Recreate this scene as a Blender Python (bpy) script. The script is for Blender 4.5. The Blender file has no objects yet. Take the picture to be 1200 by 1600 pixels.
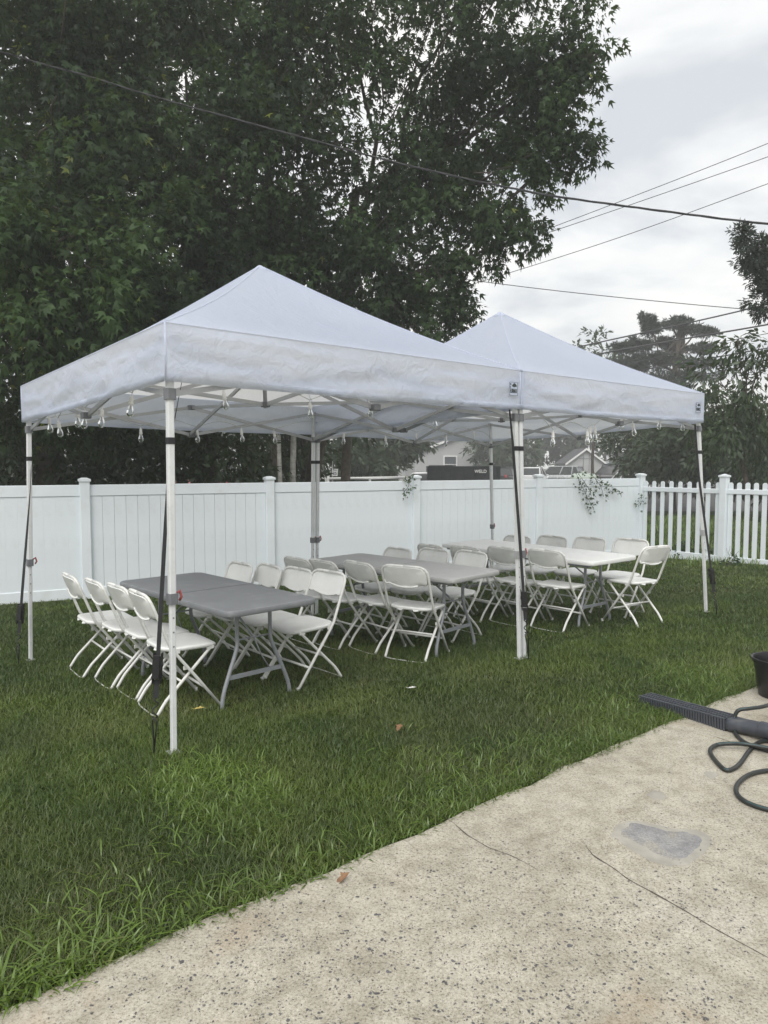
import bpy, bmesh, math, random
import numpy as np
from mathutils import Vector, Matrix, noise as mnoise

scene = bpy.context.scene
COL = scene.collection
R = math.radians
random.seed(7)

# ------------------------------------------------------------------ camera
F_PX, CAM_H = 1117.0, 1.59                      # focal length in pixels of a 1200 x 1600 frame
PITCH = math.atan(75 / F_PX)
cam_d = bpy.data.cameras.new('camera')
cam_d.sensor_fit = 'VERTICAL'
cam_d.sensor_height = 32.0
cam_d.lens = 32.0 * F_PX / 1600.0
cam_d.clip_start, cam_d.clip_end = 0.05, 3000
cam = bpy.data.objects.new('camera', cam_d)
cam.location = (0, 0, CAM_H)
cam.rotation_euler = (R(90) - PITCH, 0, 0)
COL.objects.link(cam)
scene.camera = cam

# ------------------------------------------------------------------ sky, sun, exposure
SUN_ELEV, SUN_AZ = R(48), R(-163)                # azimuth from +Y towards +X
wd = bpy.data.worlds.new('World')
scene.world = wd
wd.use_nodes = True
nt = wd.node_tree
nt.nodes.clear()
N = nt.nodes.new
out = N('ShaderNodeOutputWorld')
bg = N('ShaderNodeBackground')
bg.inputs['Strength'].default_value = 0.1
sky = N('ShaderNodeTexSky')
sky.sky_type = 'NISHITA'
sky.sun_disc = False
sky.sun_elevation = SUN_ELEV
sky.sun_rotation = SUN_AZ
sky.dust_density = 3.0
tc = N('ShaderNodeTexCoord')
sep = N('ShaderNodeSeparateXYZ')
nt.links.new(tc.outputs['Generated'], sep.inputs[0])
zz = N('ShaderNodeMath'); zz.operation = 'MAXIMUM'; zz.inputs[1].default_value = 0.0
nt.links.new(sep.outputs['Z'], zz.inputs[0])
za = N('ShaderNodeMath'); za.operation = 'ADD'; za.inputs[1].default_value = 0.25
nt.links.new(zz.outputs[0], za.inputs[0])
dx = N('ShaderNodeMath'); dx.operation = 'DIVIDE'
dy = N('ShaderNodeMath'); dy.operation = 'DIVIDE'
nt.links.new(sep.outputs['X'], dx.inputs[0]); nt.links.new(za.outputs[0], dx.inputs[1])
nt.links.new(sep.outputs['Y'], dy.inputs[0]); nt.links.new(za.outputs[0], dy.inputs[1])
cmb = N('ShaderNodeCombineXYZ')
nt.links.new(dx.outputs[0], cmb.inputs[0]); nt.links.new(dy.outputs[0], cmb.inputs[1])
cmb.inputs[2].default_value = 3.7
n1 = N('ShaderNodeTexNoise'); n1.inputs['Scale'].default_value = 1.5; n1.inputs['Detail'].default_value = 7; n1.inputs['Roughness'].default_value = 0.55
n1.inputs['Distortion'].default_value = 0.25
nt.links.new(cmb.outputs[0], n1.inputs['Vector'])
rp = N('ShaderNodeValToRGB')
rp.color_ramp.elements[0].position = 0.36; rp.color_ramp.elements[0].color = (5.0, 5.25, 5.55, 1)
rp.color_ramp.elements[1].position = 0.57; rp.color_ramp.elements[1].color = (8.4, 8.25, 7.85, 1)
e = rp.color_ramp.elements.new(0.46); e.color = (7.2, 7.25, 7.2, 1)
nt.links.new(n1.outputs['Fac'], rp.inputs[0])
mx = N('ShaderNodeMix'); mx.data_type = 'RGBA'; mx.inputs['Factor'].default_value = 0.9
nt.links.new(sky.outputs[0], mx.inputs[6]); nt.links.new(rp.outputs[0], mx.inputs[7])
nt.links.new(mx.outputs[2], bg.inputs['Color'])
nt.links.new(bg.outputs[0], out.inputs['Surface'])

sun_d = bpy.data.lights.new('sun', 'SUN')
sun_d.energy = 1.45
sun_d.angle = R(38)
sun_d.color = (1.0, 0.975, 0.94)
sun = bpy.data.objects.new('sun', sun_d)
sdir = Vector((math.sin(SUN_AZ) * math.cos(SUN_ELEV), math.cos(SUN_AZ) * math.cos(SUN_ELEV), math.sin(SUN_ELEV)))
sun.rotation_euler = sdir.to_track_quat('Z', 'Y').to_euler()
sun.location = (0, 0, 30)
COL.objects.link(sun)

vs = scene.view_settings
vs.view_transform = 'Standard'; vs.look = 'None'; vs.exposure = 0.6; vs.gamma = 1.0
scene.render.film_transparent = False
cy = scene.cycles
cy.use_denoising = True
try:
    cy.denoiser = 'OPENIMAGEDENOISE'; cy.denoising_input_passes = 'RGB_ALBEDO_NORMAL'
except Exception:
    pass
cy.max_bounces = 8; cy.diffuse_bounces = 4; cy.glossy_bounces = 2; cy.transmission_bounces = 6
cy.transparent_max_bounces = 8; cy.volume_bounces = 1
cy.caustics_reflective = False; cy.caustics_refractive = False
cy.sample_clamp_indirect = 6.0

# ------------------------------------------------------------------ measuring helpers
def _ray(x, y):
    cx, cyy = (x - 600) / F_PX, -(y - 800) / F_PX
    return Vector((cx, math.cos(PITCH) + cyy * math.sin(PITCH), -math.sin(PITCH) + cyy * math.cos(PITCH)))
def atz(x, y, z):
    d = _ray(x, y); t = (z - CAM_H) / d.z
    return Vector((0, 0, CAM_H)) + d * t
def aty(x, y, Y):
    d = _ray(x, y)
    return Vector((0, 0, CAM_H)) + d * (Y / d.y)
def onplane(x, y, p, n):
    d = _ray(x, y); o = Vector((0, 0, CAM_H))
    return o + d * ((p - o).dot(n) / d.dot(n))

P2, P3, P6, P1 = Vector((-1.17, 3.88, 0)), Vector((1.14, 5.82, 0)), Vector((3.50, 7.68, 0)), Vector((-3.11, 6.19, -.1))
P4, P5 = Vector((-.80, 8.13, -.11)), Vector((1.54, 10.0, -.12))
U = Vector((.765, .644, 0)); V = Vector((-.644, .765, 0))
FA = Vector((-4.89, 9.01, 0)); FD = Vector((.896, .444, 0)).normalized(); FN = Vector((-FD.y, FD.x, 0))

def ground(x, y):
    d1 = (x - P2.x) * V.x + (y - P2.y) * V.y
    d2 = -((x - FA.x) * FN.x + (y - FA.y) * FN.y)
    if d1 <= 0: return -.012
    if d2 <= 0: return -.2
    return -.012 - .188 * (d1 / (d1 + d2)) ** .6
def ground_np(x, y):
    d1 = np.maximum((x - P2.x) * V.x + (y - P2.y) * V.y, 0)
    d2 = np.maximum(-((x - FA.x) * FN.x + (y - FA.y) * FN.y), 0)
    return -.012 - .188 * (d1 / (d1 + d2 + 1e-6)) ** .6

# ------------------------------------------------------------------ materials
MATS = {}
def new_mat(name):
    m = bpy.data.materials.new(name); m.use_nodes = True
    m.node_tree.nodes.clear()
    MATS[name] = m
    return m, m.node_tree.nodes, m.node_tree.links
def pbsdf(nodes, links, color=None, rough=.5, metal=0, spec=.5):
    o = nodes.new('ShaderNodeOutputMaterial'); b = nodes.new('ShaderNodeBsdfPrincipled')
    if color is not None: b.inputs['Base Color'].default_value = (*color, 1)
    b.inputs['Roughness'].default_value = rough; b.inputs['Metallic'].default_value = metal
    b.inputs['Specular IOR Level'].default_value = spec
    links.new(b.outputs[0], o.inputs['Surface'])
    return b
def nz(nodes, links, scale, detail=4, rough=.55, coord='Object', vec=None):
    t = nodes.new('ShaderNodeTexNoise'); t.inputs['Scale'].default_value = scale
    t.inputs['Detail'].default_value = detail; t.inputs['Roughness'].default_value = rough
    if vec is None:
        c = nodes.new('ShaderNodeTexCoord'); links.new(c.outputs[coord], t.inputs['Vector'])
    else: links.new(vec, t.inputs['Vector'])
    return t
def ramp(nodes, links, src, stops):
    r = nodes.new('ShaderNodeValToRGB'); el = r.color_ramp.elements
    while len(el) < len(stops): el.new(.5)
    for e_, (p, c) in zip(el, stops):
        e_.position = p; e_.color = (*c, 1) if len(c) == 3 else c
    links.new(src, r.inputs[0])
    return r
def mixc(nodes, links, fac, a, b, mode='MIX'):
    m = nodes.new('ShaderNodeMix'); m.data_type = 'RGBA'; m.blend_type = mode
    for s, i in ((fac, 0), (a, 6), (b, 7)):
        if hasattr(s, 'links') or isinstance(s, bpy.types.NodeSocket): links.new(s, m.inputs[i])
        elif isinstance(s, (int, float)): m.inputs[i].default_value = s
        else: m.inputs[i].default_value = (*s, 1)
    return m.outputs[2]
def bump(nodes, links, b, h, strength=.3, dist=.01):
    bp = nodes.new('ShaderNodeBump'); bp.inputs['Strength'].default_value = strength; bp.inputs['Distance'].default_value = dist
    links.new(h, bp.inputs['Height']); links.new(bp.outputs[0], b.inputs['Normal'])

def simple(name, color, rough=.5, metal=0, var=.12, scale=6, spec=.5, bstr=0, bscale=60, dirt=None):
    m, n, l = new_mat(name)
    b = pbsdf(n, l, color, rough, metal, spec)
    t = nz(n, l, scale)
    dark = tuple(c * (1 - var) for c in color); lite = tuple(min(1, c * (1 + var * .6)) for c in color)
    r_ = ramp(n, l, t.outputs['Fac'], [(.3, dark), (.7, lite)])
    col = r_.outputs[0]
    if dirt:
        t2 = nz(n, l, dirt[1], 6, .65)
        r2 = ramp(n, l, t2.outputs['Fac'], [(.52, (0, 0, 0)), (.75, (dirt[2],) * 3)])
        col = mixc(n, l, r2.outputs[0], col, dirt[0])
    l.new(col, b.inputs['Base Color'])
    rr = n.new('ShaderNodeMapRange'); rr.inputs[3].default_value = max(0, rough - .1); rr.inputs[4].default_value = min(1, rough + .12)
    l.new(t.outputs['Fac'], rr.inputs[0]); l.new(rr.outputs[0], b.inputs['Roughness'])
    if bstr:
        t3 = nz(n, l, bscale, 3)
        bump(n, l, b, t3.outputs['Fac'], bstr, .004)
    return m

simple('vinyl', (.75, .805, .845), .38, var=.035, scale=2.5, dirt=((.52, .54, .48), 3.0, .3))
simple('chair_plastic', (.80, .81, .795), .36, var=.03, scale=8, dirt=((.62, .58, .5), 14, .22))
simple('chair_tube', (.74, .745, .725), .38, var=.06, scale=30, dirt=((.40, .36, .30), 35, .4))
simple('table_grey', (.20, .21, .225), .5, var=.07, scale=4, bstr=.25, bscale=260, dirt=((.31, .32, .33), 7, .5))
simple('table_greylight', (.41, .415, .415), .5, var=.08, scale=4, bstr=.25, bscale=260, dirt=((.5, .5, .49), 5, .4))
simple('table_white', (.80, .81, .80), .45, var=.04, scale=4, bstr=.2, bscale=260, dirt=((.6, .59, .55), 6, .25))
simple('table_leg', (.27, .285, .31), .42, metal=.2, var=.1, scale=18, dirt=((.17, .16, .15), 30, .3))
simple('alu_white', (.68, .70, .71), .42, var=.05, scale=10, dirt=((.42, .42, .40), 25, .35))
simple('alu_grey', (.43, .44, .45), .4, metal=.35, var=.08, scale=12)
simple('bracket_grey', (.16, .165, .18), .5, var=.1, scale=30)
simple('webbing', (.022, .023, .026), .8, var=.3, scale=80, bstr=.4, bscale=400)
simple('black_metal', (.02, .02, .022), .42, metal=.3, var=.3, scale=40)
simple('red_plastic', (.36, .07, .07), .4, var=.1, scale=40)
simple('green_plastic', (.12, .32, .30), .4, var=.1, scale=40)
simple('bulb_socket', (.80, .80, .78), .4, var=.04, scale=30)
simple('wire_pale', (.55, .56, .55), .5, var=.1, scale=30)
simple('cable', (.035, .035, .038), .6, var=.25, scale=20)
simple('drain_plastic', (.055, .062, .078), .45, var=.25, scale=12, dirt=((.16, .15, .12), 12, .4))
simple('drain_dark', (.012, .013, .016), .6, var=.2, scale=12)
simple('hose_rubber', (.018, .022, .021), .42, var=.25, scale=30, dirt=((.06, .058, .05), 20, .35))
simple('hose_stripe', (.02, .085, .09), .4, var=.2, scale=30)
simple('pot_black', (.008, .008, .010), .35, var=.3, scale=12)
simple('pot_soil', (.03, .022, .016), .95, var=.4, scale=40, bstr=1, bscale=60)
simple('patch_smear', (.355, .338, .295), .85, var=.2, scale=9, bstr=.4, bscale=50)
simple('crack_dirt', (.10, .085, .07), .95, var=.4, scale=30)
simple('stone_chip', (.115, .115, .118), .75, var=.55, scale=45)
simple('dry_leaf', (.24, .13, .065), .7, var=.45, scale=30)
simple('yellow_leaf', (.50, .40, .12), .7, var=.3, scale=30)
simple('paper_scrap', (.65, .65, .62), .8, var=.1)
simple('bark', (.085, .07, .055), .9, var=.45, scale=9, bstr=1.0, bscale=18)
simple('bark_pale', (.46, .45, .42), .85, var=.4, scale=8, bstr=.6, bscale=22)
simple('asphalt', (.055, .055, .057), .9, var=.25, scale=3, bstr=.5, bscale=120)
simple('siding', (.44, .45, .45), .6, var=.06, scale=1.2)
simple('trim_white', (.78, .78, .77), .5, var=.04)
simple('roof_shingle', (.075, .075, .085), .9, var=.35, scale=6, bstr=.8, bscale=25)
simple('dumpster_black', (.018, .020, .026), .55, var=.35, scale=4, dirt=((.09, .07, .06), 5, .4))
simple('lettering_white', (.8, .8, .78), .6, var=.05)
simple('lettering_dark', (.035, .05, .045), .6, var=.1)
simple('sign_white', (.75, .76, .75), .45, var=.04)
simple('galvanised', (.42, .43, .44), .4, metal=.7, var=.1)
simple('tank_paint', (.40, .46, .41), .5, var=.15, scale=4, dirt=((.22, .22, .16), 6, .5))
simple('tyre', (.02, .02, .02), .85, var=.2)
simple('rim', (.45, .46, .47), .3, metal=.8, var=.1)
simple('car_white', (.75, .76, .77), .22, var=.03)
simple('car_black', (.015, .016, .019), .2, var=.1)
simple('car_navy', (.035, .05, .085), .2, var=.1)
simple('car_silver', (.40, .42, .43), .25, metal=.5, var=.05)
simple('car_red', (.30, .02, .025), .25, var=.05)
simple('tail_red', (.5, .015, .02), .25, var=.05)
simple('car_glass', (.02, .025, .028), .08, var=.1)
simple('lamp_clear', (.7, .72, .72), .12, var=.05)
simple('window_pane', (.05, .06, .07), .06, var=.2)

def fabric():
    m, n, l = new_mat('canopy_fabric')
    o = n.new('ShaderNodeOutputMaterial'); b = n.new('ShaderNodeBsdfPrincipled'); tr = n.new('ShaderNodeBsdfTranslucent'); mxs = n.new('ShaderNodeMixShader')
    t = nz(n, l, 2.2, 5)
    c = ramp(n, l, t.outputs['Fac'], [(.3, (.65, .735, .95)), (.7, (.70, .775, .975))])
    l.new(c.outputs[0], b.inputs['Base Color']); b.inputs['Roughness'].default_value = .62; b.inputs['Specular IOR Level'].default_value = .3
    tr.inputs['Color'].default_value = (.95, .94, .91, 1)
    t2 = nz(n, l, 9, 4); t3 = nz(n, l, 420, 2)
    ad = n.new('ShaderNodeMath'); ad.operation = 'MULTIPLY_ADD'; ad.inputs[1].default_value = .04
    l.new(t3.outputs['Fac'], ad.inputs[0]); l.new(t2.outputs['Fac'], ad.inputs[2])
    bp = n.new('ShaderNodeBump'); bp.inputs['Strength'].default_value = .6; bp.inputs['Distance'].default_value = .03; t2.inputs['Distortion'].default_value = 1.6
    l.new(ad.outputs[0], bp.inputs['Height']); l.new(bp.outputs[0], b.inputs['Normal'])
    mxs.inputs[0].default_value = .54
    l.new(b.outputs[0], mxs.inputs[1]); l.new(tr.outputs[0], mxs.inputs[2]); l.new(mxs.outputs[0], o.inputs['Surface'])
fabric()

def glass_bulb():
    m, n, l = new_mat('bulb_glass')
    o = n.new('ShaderNodeOutputMaterial'); g = n.new('ShaderNodeBsdfGlossy'); t = n.new('ShaderNodeBsdfTransparent'); mxs = n.new('ShaderNodeMixShader')
    fr = n.new('ShaderNodeFresnel'); fr.inputs[0].default_value = 1.75
    g.inputs['Roughness'].default_value = .04; g.inputs['Color'].default_value = (.95, .96, .96, 1)
    t.inputs['Color'].default_value = (.86, .88, .88, 1)
    l.new(fr.outputs[0], mxs.inputs[0]); l.new(t.outputs[0], mxs.inputs[1]); l.new(g.outputs[0], mxs.inputs[2]); l.new(mxs.outputs[0], o.inputs['Surface'])
glass_bulb()

def leafmat(name, c0, c1, c2, trans=.35, gloss=.06, rough=.4):
    """colour runs c0 -> c1 with the blade's own tint (red channel), c2 mixed in by green channel"""
    m, n, l = new_mat(name)
    o = n.new('ShaderNodeOutputMaterial'); d = n.new('ShaderNodeBsdfDiffuse'); t = n.new('ShaderNodeBsdfTranslucent'); g = n.new('ShaderNodeBsdfGlossy')
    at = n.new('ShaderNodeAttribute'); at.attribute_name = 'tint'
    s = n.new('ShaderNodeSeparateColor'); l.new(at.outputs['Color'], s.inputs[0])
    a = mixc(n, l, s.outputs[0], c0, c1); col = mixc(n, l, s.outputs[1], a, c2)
    l.new(col, d.inputs['Color'])
    tc_ = mixc(n, l, .5, col, (.12, .17, .03), 'MIX'); l.new(tc_, t.inputs['Color'])
    g.inputs['Roughness'].default_value = rough; g.inputs['Color'].default_value = (.8, .85, .8, 1)
    m1 = n.new('ShaderNodeMixShader'); m1.inputs[0].default_value = trans; l.new(d.outputs[0], m1.inputs[1]); l.new(t.outputs[0], m1.inputs[2])
    m2 = n.new('ShaderNodeMixShader'); m2.inputs[0].default_value = gloss; l.new(m1.outputs[0], m2.inputs[1]); l.new(g.outputs[0], m2.inputs[2])
    l.new(m2.outputs[0], o.inputs['Surface'])
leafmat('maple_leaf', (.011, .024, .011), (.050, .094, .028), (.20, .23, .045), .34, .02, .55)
leafmat('shrub_leaf', (.025, .045, .022), (.06, .10, .04), (.15, .19, .05), .3, .05)
leafmat('far_leaf', (.030, .048, .026), (.06, .09, .042), (.10, .13, .06), .25, .03)
leafmat('pine_needle', (.030, .046, .034), (.05, .07, .048), (.07, .09, .05), .15, .03)
leafmat('ivy_leaf', (.03, .06, .028), (.07, .12, .05), (.16, .20, .07), .25, .03)
leafmat('grass_blade', (.044, .086, .012), (.145, .215, .026), (.24, .23, .10), .34, .05)
leafmat('crabgrass_blade', (.072, .125, .016), (.165, .265, .032), (.26, .26, .10), .36, .06)

def ground_mat():
    m, n, l = new_mat('lawn_soil')
    b = pbsdf(n, l, (.05, .06, .02), .95, 0, .1)
    t = nz(n, l, 1.1, 6, .6); t2 = nz(n, l, 40, 4, .7)
    c = ramp(n, l, t.outputs['Fac'], [(.3, (.026, .040, .012)), (.7, (.048, .070, .020))])
    c2 = ramp(n, l, t2.outputs['Fac'], [(.35, (.45, .45, .4)), (.7, (1.2, 1.2, 1.1))])
    l.new(mixc(n, l, 1.0, c.outputs[0], c2.outputs[0], 'MULTIPLY'), b.inputs['Base Color'])
    bump(n, l, b, t2.outputs['Fac'], .9, .03)
ground_mat()

def concrete():
    m, n, l = new_mat('patio_concrete')
    b = pbsdf(n, l, (.42, .39, .33), .88, 0, .25)
    tcn = n.new('ShaderNodeTexCoord'); v = tcn.outputs['Object']
    big = nz(n, l, 1.3, 6, .6, vec=v); mid = nz(n, l, 9, 6, .62, vec=v); fine = nz(n, l, 130, 5, .75, vec=v); stain = nz(n, l, 2.3, 7, .62, vec=v)
    base = ramp(n, l, big.outputs['Fac'], [(.3, (.37, .345, .29)), (.52, (.45, .425, .36)), (.72, (.505, .48, .42))])
    m1 = ramp(n, l, mid.outputs['Fac'], [(.32, (.76, .75, .72)), (.55, (1, 1, 1)), (.75, (1.10, 1.10, 1.09))])
    c = mixc(n, l, 1.0, base.outputs[0], m1.outputs[0], 'MULTIPLY')
    f1 = ramp(n, l, fine.outputs['Fac'], [(.36, (.45, .43, .40)), (.47, (.90, .89, .87)), (.58, (1.05, 1.05, 1.04)), (.70, (1.32, 1.32, 1.30))])
    c = mixc(n, l, 1.0, c, f1.outputs[0], 'MULTIPLY')
    # sand grains and small aggregate, pale and dark
    vo = n.new('ShaderNodeTexVoronoi'); vo.inputs['Scale'].default_value = 150; l.new(v, vo.inputs['Vector'])
    sc_ = n.new('ShaderNodeSeparateColor'); l.new(vo.outputs['Color'], sc_.inputs[0])
    dark = ramp(n, l, sc_.outputs[0], [(.86, (0, 0, 0)), (.91, (1, 1, 1))])
    small = ramp(n, l, vo.outputs['Distance'], [(.30, (1, 1, 1)), (.46, (0, 0, 0))])
    worn = ramp(n, l, stain.outputs['Fac'], [(.40, (.15, .15, .15)), (.62, (1, 1, 1))])
    dm = mixc(n, l, 1.0, dark.outputs[0], small.outputs[0], 'MULTIPLY'); dm = mixc(n, l, 1.0, dm, worn.outputs[0], 'MULTIPLY')
    c = mixc(n, l, dm, c, (.12, .115, .11))
    vo2 = n.new('ShaderNodeTexVoronoi'); vo2.inputs['Scale'].default_value = 62; l.new(v, vo2.inputs['Vector'])
    s2 = n.new('ShaderNodeSeparateColor'); l.new(vo2.outputs['Color'], s2.inputs[0])
    d2 = ramp(n, l, s2.outputs[1], [(.93, (0, 0, 0)), (.95, (1, 1, 1))]); sm2 = ramp(n, l, vo2.outputs['Distance'], [(.22, (1, 1, 1)), (.32, (0, 0, 0))])
    d2m = mixc(n, l, 1.0, d2.outputs[0], sm2.outputs[0], 'MULTIPLY'); d2m = mixc(n, l, 1.0, d2m, worn.outputs[0], 'MULTIPLY')
    c = mixc(n, l, d2m, c, (.20, .195, .19))
    # brown leaf-tannin stains
    st = nz(n, l, 1.7, 5, .6, vec=v); st.inputs['Distortion'].default_value = .8
    sr = ramp(n, l, st.outputs['Fac'], [(.57, (0, 0, 0)), (.76, (.6, .6, .6))])
    c = mixc(n, l, sr.outputs[0], c, (.33, .25, .16))
    l.new(c, b.inputs['Base Color'])
    h = mixc(n, l, .5, fine.outputs['Fac'], mid.outputs['Fac'])
    bump(n, l, b, h, .55, .006)
concrete()
def mortar():
    m, n, l = new_mat('patch_mortar'); b = pbsdf(n, l, (.25, .25, .26), .8, 0, .3)
    t = nz(n, l, 14, 6, .65); t2 = nz(n, l, 5, 5, .6); t3 = nz(n, l, 120, 4, .7)
    c = ramp(n, l, t.outputs['Fac'], [(.3, (.205, .205, .21)), (.5, (.27, .27, .272)), (.7, (.345, .343, .335))])
    k = ramp(n, l, t2.outputs['Fac'], [(.52, (0, 0, 0)), (.66, (.75, .75, .75))])
    c = mixc(n, l, k.outputs[0], c.outputs[0], (.36, .34, .295))
    g = ramp(n, l, t3.outputs['Fac'], [(.35, (.7, .7, .7)), (.65, (1.15, 1.15, 1.15))])
    l.new(mixc(n, l, 1.0, c, g.outputs[0], 'MULTIPLY'), b.inputs['Base Color']); bump(n, l, b, t.outputs['Fac'], .6, .006)
mortar()

# ------------------------------------------------------------------ mesh helpers
class MB:
    def __init__(s): s.v, s.f = [], []
    def add(s, vs_, fs_):
        o = len(s.v); s.v += [tuple(p) for p in vs_]; s.f += [tuple(i + o for i in f) for f in fs_]; return s
    def box(s, c, d, rot=None, bev=0):
        x, y, z = d[0] / 2, d[1] / 2, d[2] / 2
        if bev:
            k = bev; vs_ = []
            for (a, b_, zz_) in ((x - k, y - k, -z), (x, y, -z + k), (x, y, z - k), (x - k, y - k, z)):
                cc = k if a == x else 0
                ring = []
                if a == x:
                    ring = [(a - k, -b_, zz_), (a, -b_ + k, zz_), (a, b_ - k, zz_), (a - k, b_, zz_), (-a + k, b_, zz_), (-a, b_ - k, zz_), (-a, -b_ + k, zz_), (-a + k, -b_, zz_)]
                else:
                    ring = [(a - .0, -b_, zz_), (a, -b_, zz_), (a, b_, zz_), (a, b_, zz_), (-a, b_, zz_), (-a, b_, zz_), (-a, -b_, zz_), (-a, -b_, zz_)]
                    ring = [(a, -b_, zz_), (a + k * .0, -b_ + .0005, zz_), (a, b_ - .0005, zz_), (a - .0005, b_, zz_), (-a + .0005, b_, zz_), (-a, b_ - .0005, zz_), (-a, -b_ + .0005, zz_), (-a + .0005, -b_, zz_)]
                vs_ += ring
            fs_ = [tuple(reversed(range(8))), tuple(range(24, 32))]
            for r_ in range(3):
                for i in range(8):
                    j = (i + 1) % 8
                    fs_.append((r_ * 8 + i, r_ * 8 + j, r_ * 8 + 8 + j, r_ * 8 + 8 + i))
        else:
            vs_ = [(-x, -y, -z), (x, -y, -z), (x, y, -z), (-x, y, -z), (-x, -y, z), (x, -y, z), (x, y, z), (-x, y, z)]
            fs_ = [(3, 2, 1, 0), (4, 5, 6, 7), (0, 1, 5, 4), (1, 2, 6, 5), (2, 3, 7, 6), (3, 0, 4, 7)]
        c = Vector(c)
        vs_ = [((rot @ Vector(p)) if rot else Vector(p)) + c for p in vs_]
        return s.add(vs_, fs_)
    def tube(s, pts, r, n=8, cap=True, sq=None):
        """round tube (or rectangular bar with sq=(w,h)) along a polyline; r may be a list"""
        pts = [Vector(p) for p in pts]; m = len(pts)
        rs = r if isinstance(r, (list, tuple)) else [r] * m
        tan = []
        for i in range(m):
            t = (pts[min(i + 1, m - 1)] - pts[max(i - 1, 0)])
            tan.append(t.normalized() if t.length > 1e-9 else Vector((0, 0, 1)))
        a = Vector((0, 0, 1)) if abs(tan[0].z) < .9 else Vector((1, 0, 0))
        nrm = (a - tan[0] * a.dot(tan[0])).normalized()
        vs_, fs_ = [], []
        for i in range(m):
            nrm = (nrm - tan[i] * nrm.dot(tan[i])).normalized(); bi = tan[i].cross(nrm)
            if sq:
                for (p, q) in ((1, 1), (-1, 1), (-1, -1), (1, -1)): vs_.append(pts[i] + nrm * (p * sq[0] / 2) + bi * (q * sq[1] / 2))
            else:
                for k in range(n):
                    an = 2 * math.pi * k / n; vs_.append(pts[i] + (nrm * math.cos(an) + bi * math.sin(an)) * rs[i])
        if sq: n = 4
        for i in range(m - 1):
            for k in range(n):
                k2 = (k + 1) % n; fs_.append((i * n + k, i * n + k2, i * n + n + k2, i * n + n + k))
        if cap: fs_ += [tuple(reversed(range(n))), tuple(range((m - 1) * n, m * n))]
        return s.add(vs_, fs_)
    def lathe(s, prof, n=16, c=(0, 0, 0)):
        vs_, fs_ = [], []; c = Vector(c)
        for (r_, z) in prof:
            for k in range(n):
                a = 2 * math.pi * k / n; vs_.append(c + Vector((r_ * math.cos(a), r_ * math.sin(a), z)))
        for i in range(len(prof) - 1):
            for k in range(n):
                k2 = (k + 1) % n; fs_.append((i * n + k, i * n + k2, i * n + n + k2, i * n + n + k))
        return s.add(vs_, fs_)
    def slab(s, outline, z0, z1, bev=.006, dish=None):
        """moulded plate: outline (CCW xy), rounded edges, optional dish(x,y) height offset"""
        c = Vector((sum(p[0] for p in outline) / len(outline), sum(p[1] for p in outline) / len(outline)))
        n = len(outline)
        L = max((Vector(p) - c).length for p in outline)
        def ring(k, z): return [(c.x + (p[0] - c.x) * k, c.y + (p[1] - c.y) * k, z) for p in outline]
        kb = 1 - bev / L
        rings = [ring(kb * .5, z0), ring(kb, z0), ring(1, z0 + bev), ring(1, z1 - bev), ring(1 - .3 * bev / L, z1 - .3 * bev), ring(kb, z1), ring(kb * .82, z1), ring(kb * .5, z1), ring(kb * .2, z1)]
        vs_ = []
        for r_ in rings:
            for p in r_:
                vs_.append((p[0], p[1], p[2] + (dish(p[0], p[1]) if dish else 0)))
        fs_ = [tuple(reversed(range(n)))]
        for i in range(len(rings) - 1):
            for k in range(n):
                k2 = (k + 1) % n; fs_.append((i * n + k, i * n + k2, i * n + n + k2, i * n + n + k))
        fs_.append(tuple(range((len(rings) - 1) * n, len(rings) * n)))
        return s.add(vs_, fs_)
    def build(s, name, mat, parent=None, smooth=False, auto=None):
        me = bpy.data.meshes.new(name); me.from_pydata(s.v, [], s.f); me.update()
        if mat: me.materials.append(MATS[mat])
        if smooth or auto:
            me.polygons.foreach_set('use_smooth', [True] * len(me.polygons))
            if auto:
                try: me.set_sharp_from_angle(angle=R(auto))
                except Exception: pass
        o = bpy.data.objects.new(name, me); COL.objects.link(o)
        if parent: o.parent = parent
        return o

def np_mesh(name, verts, tris, mat, parent=None, tint=None):
    me = bpy.data.meshes.new(name); nv, nf = len(verts), len(tris)
    me.vertices.add(nv); me.vertices.foreach_set('co', np.ascontiguousarray(verts, dtype=np.float32).ravel())
    me.loops.add(nf * 3); me.loops.foreach_set('vertex_index', np.ascontiguousarray(tris, dtype=np.int32).ravel())
    me.polygons.add(nf); me.polygons.foreach_set('loop_start', np.arange(0, nf * 3, 3, dtype=np.int32))
    me.update(calc_edges=True)
    if tint is not None:
        a = me.color_attributes.new('tint', 'FLOAT_COLOR', 'POINT')
        c4 = np.ones((nv, 4), np.float32); c4[:, :tint.shape[1]] = tint
        a.data.foreach_set('color', c4.ravel())
    me.materials.append(MATS[mat])
    o = bpy.data.objects.new(name, me); COL.objects.link(o)
    if parent: o.parent = parent
    return o
def empty(name, loc=(0, 0, 0), rz=0):
    o = bpy.data.objects.new(name, None); COL.objects.link(o); o.location = loc; o.rotation_euler = (0, 0, rz); o.empty_display_size = .2
    return o
def tag(o, label=None, cat=None, group=None, kind=None):
    if label: o['label'] = label
    if cat: o['category'] = cat
    if group: o['group'] = group
    if kind: o['kind'] = kind
    return o
def kids(o): return [c for c in bpy.data.objects if c.parent == o]
def copy_tree(o, parent=None):
    c = o.copy(); COL.objects.link(c); c.parent = parent
    for ch in TREE.get(o.name, []):
        copy_tree(ch, c)
    return c
TREE = {}
def remember(o):
    ks = kids(o); TREE[o.name] = ks
    for k in ks: remember(k)
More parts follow.
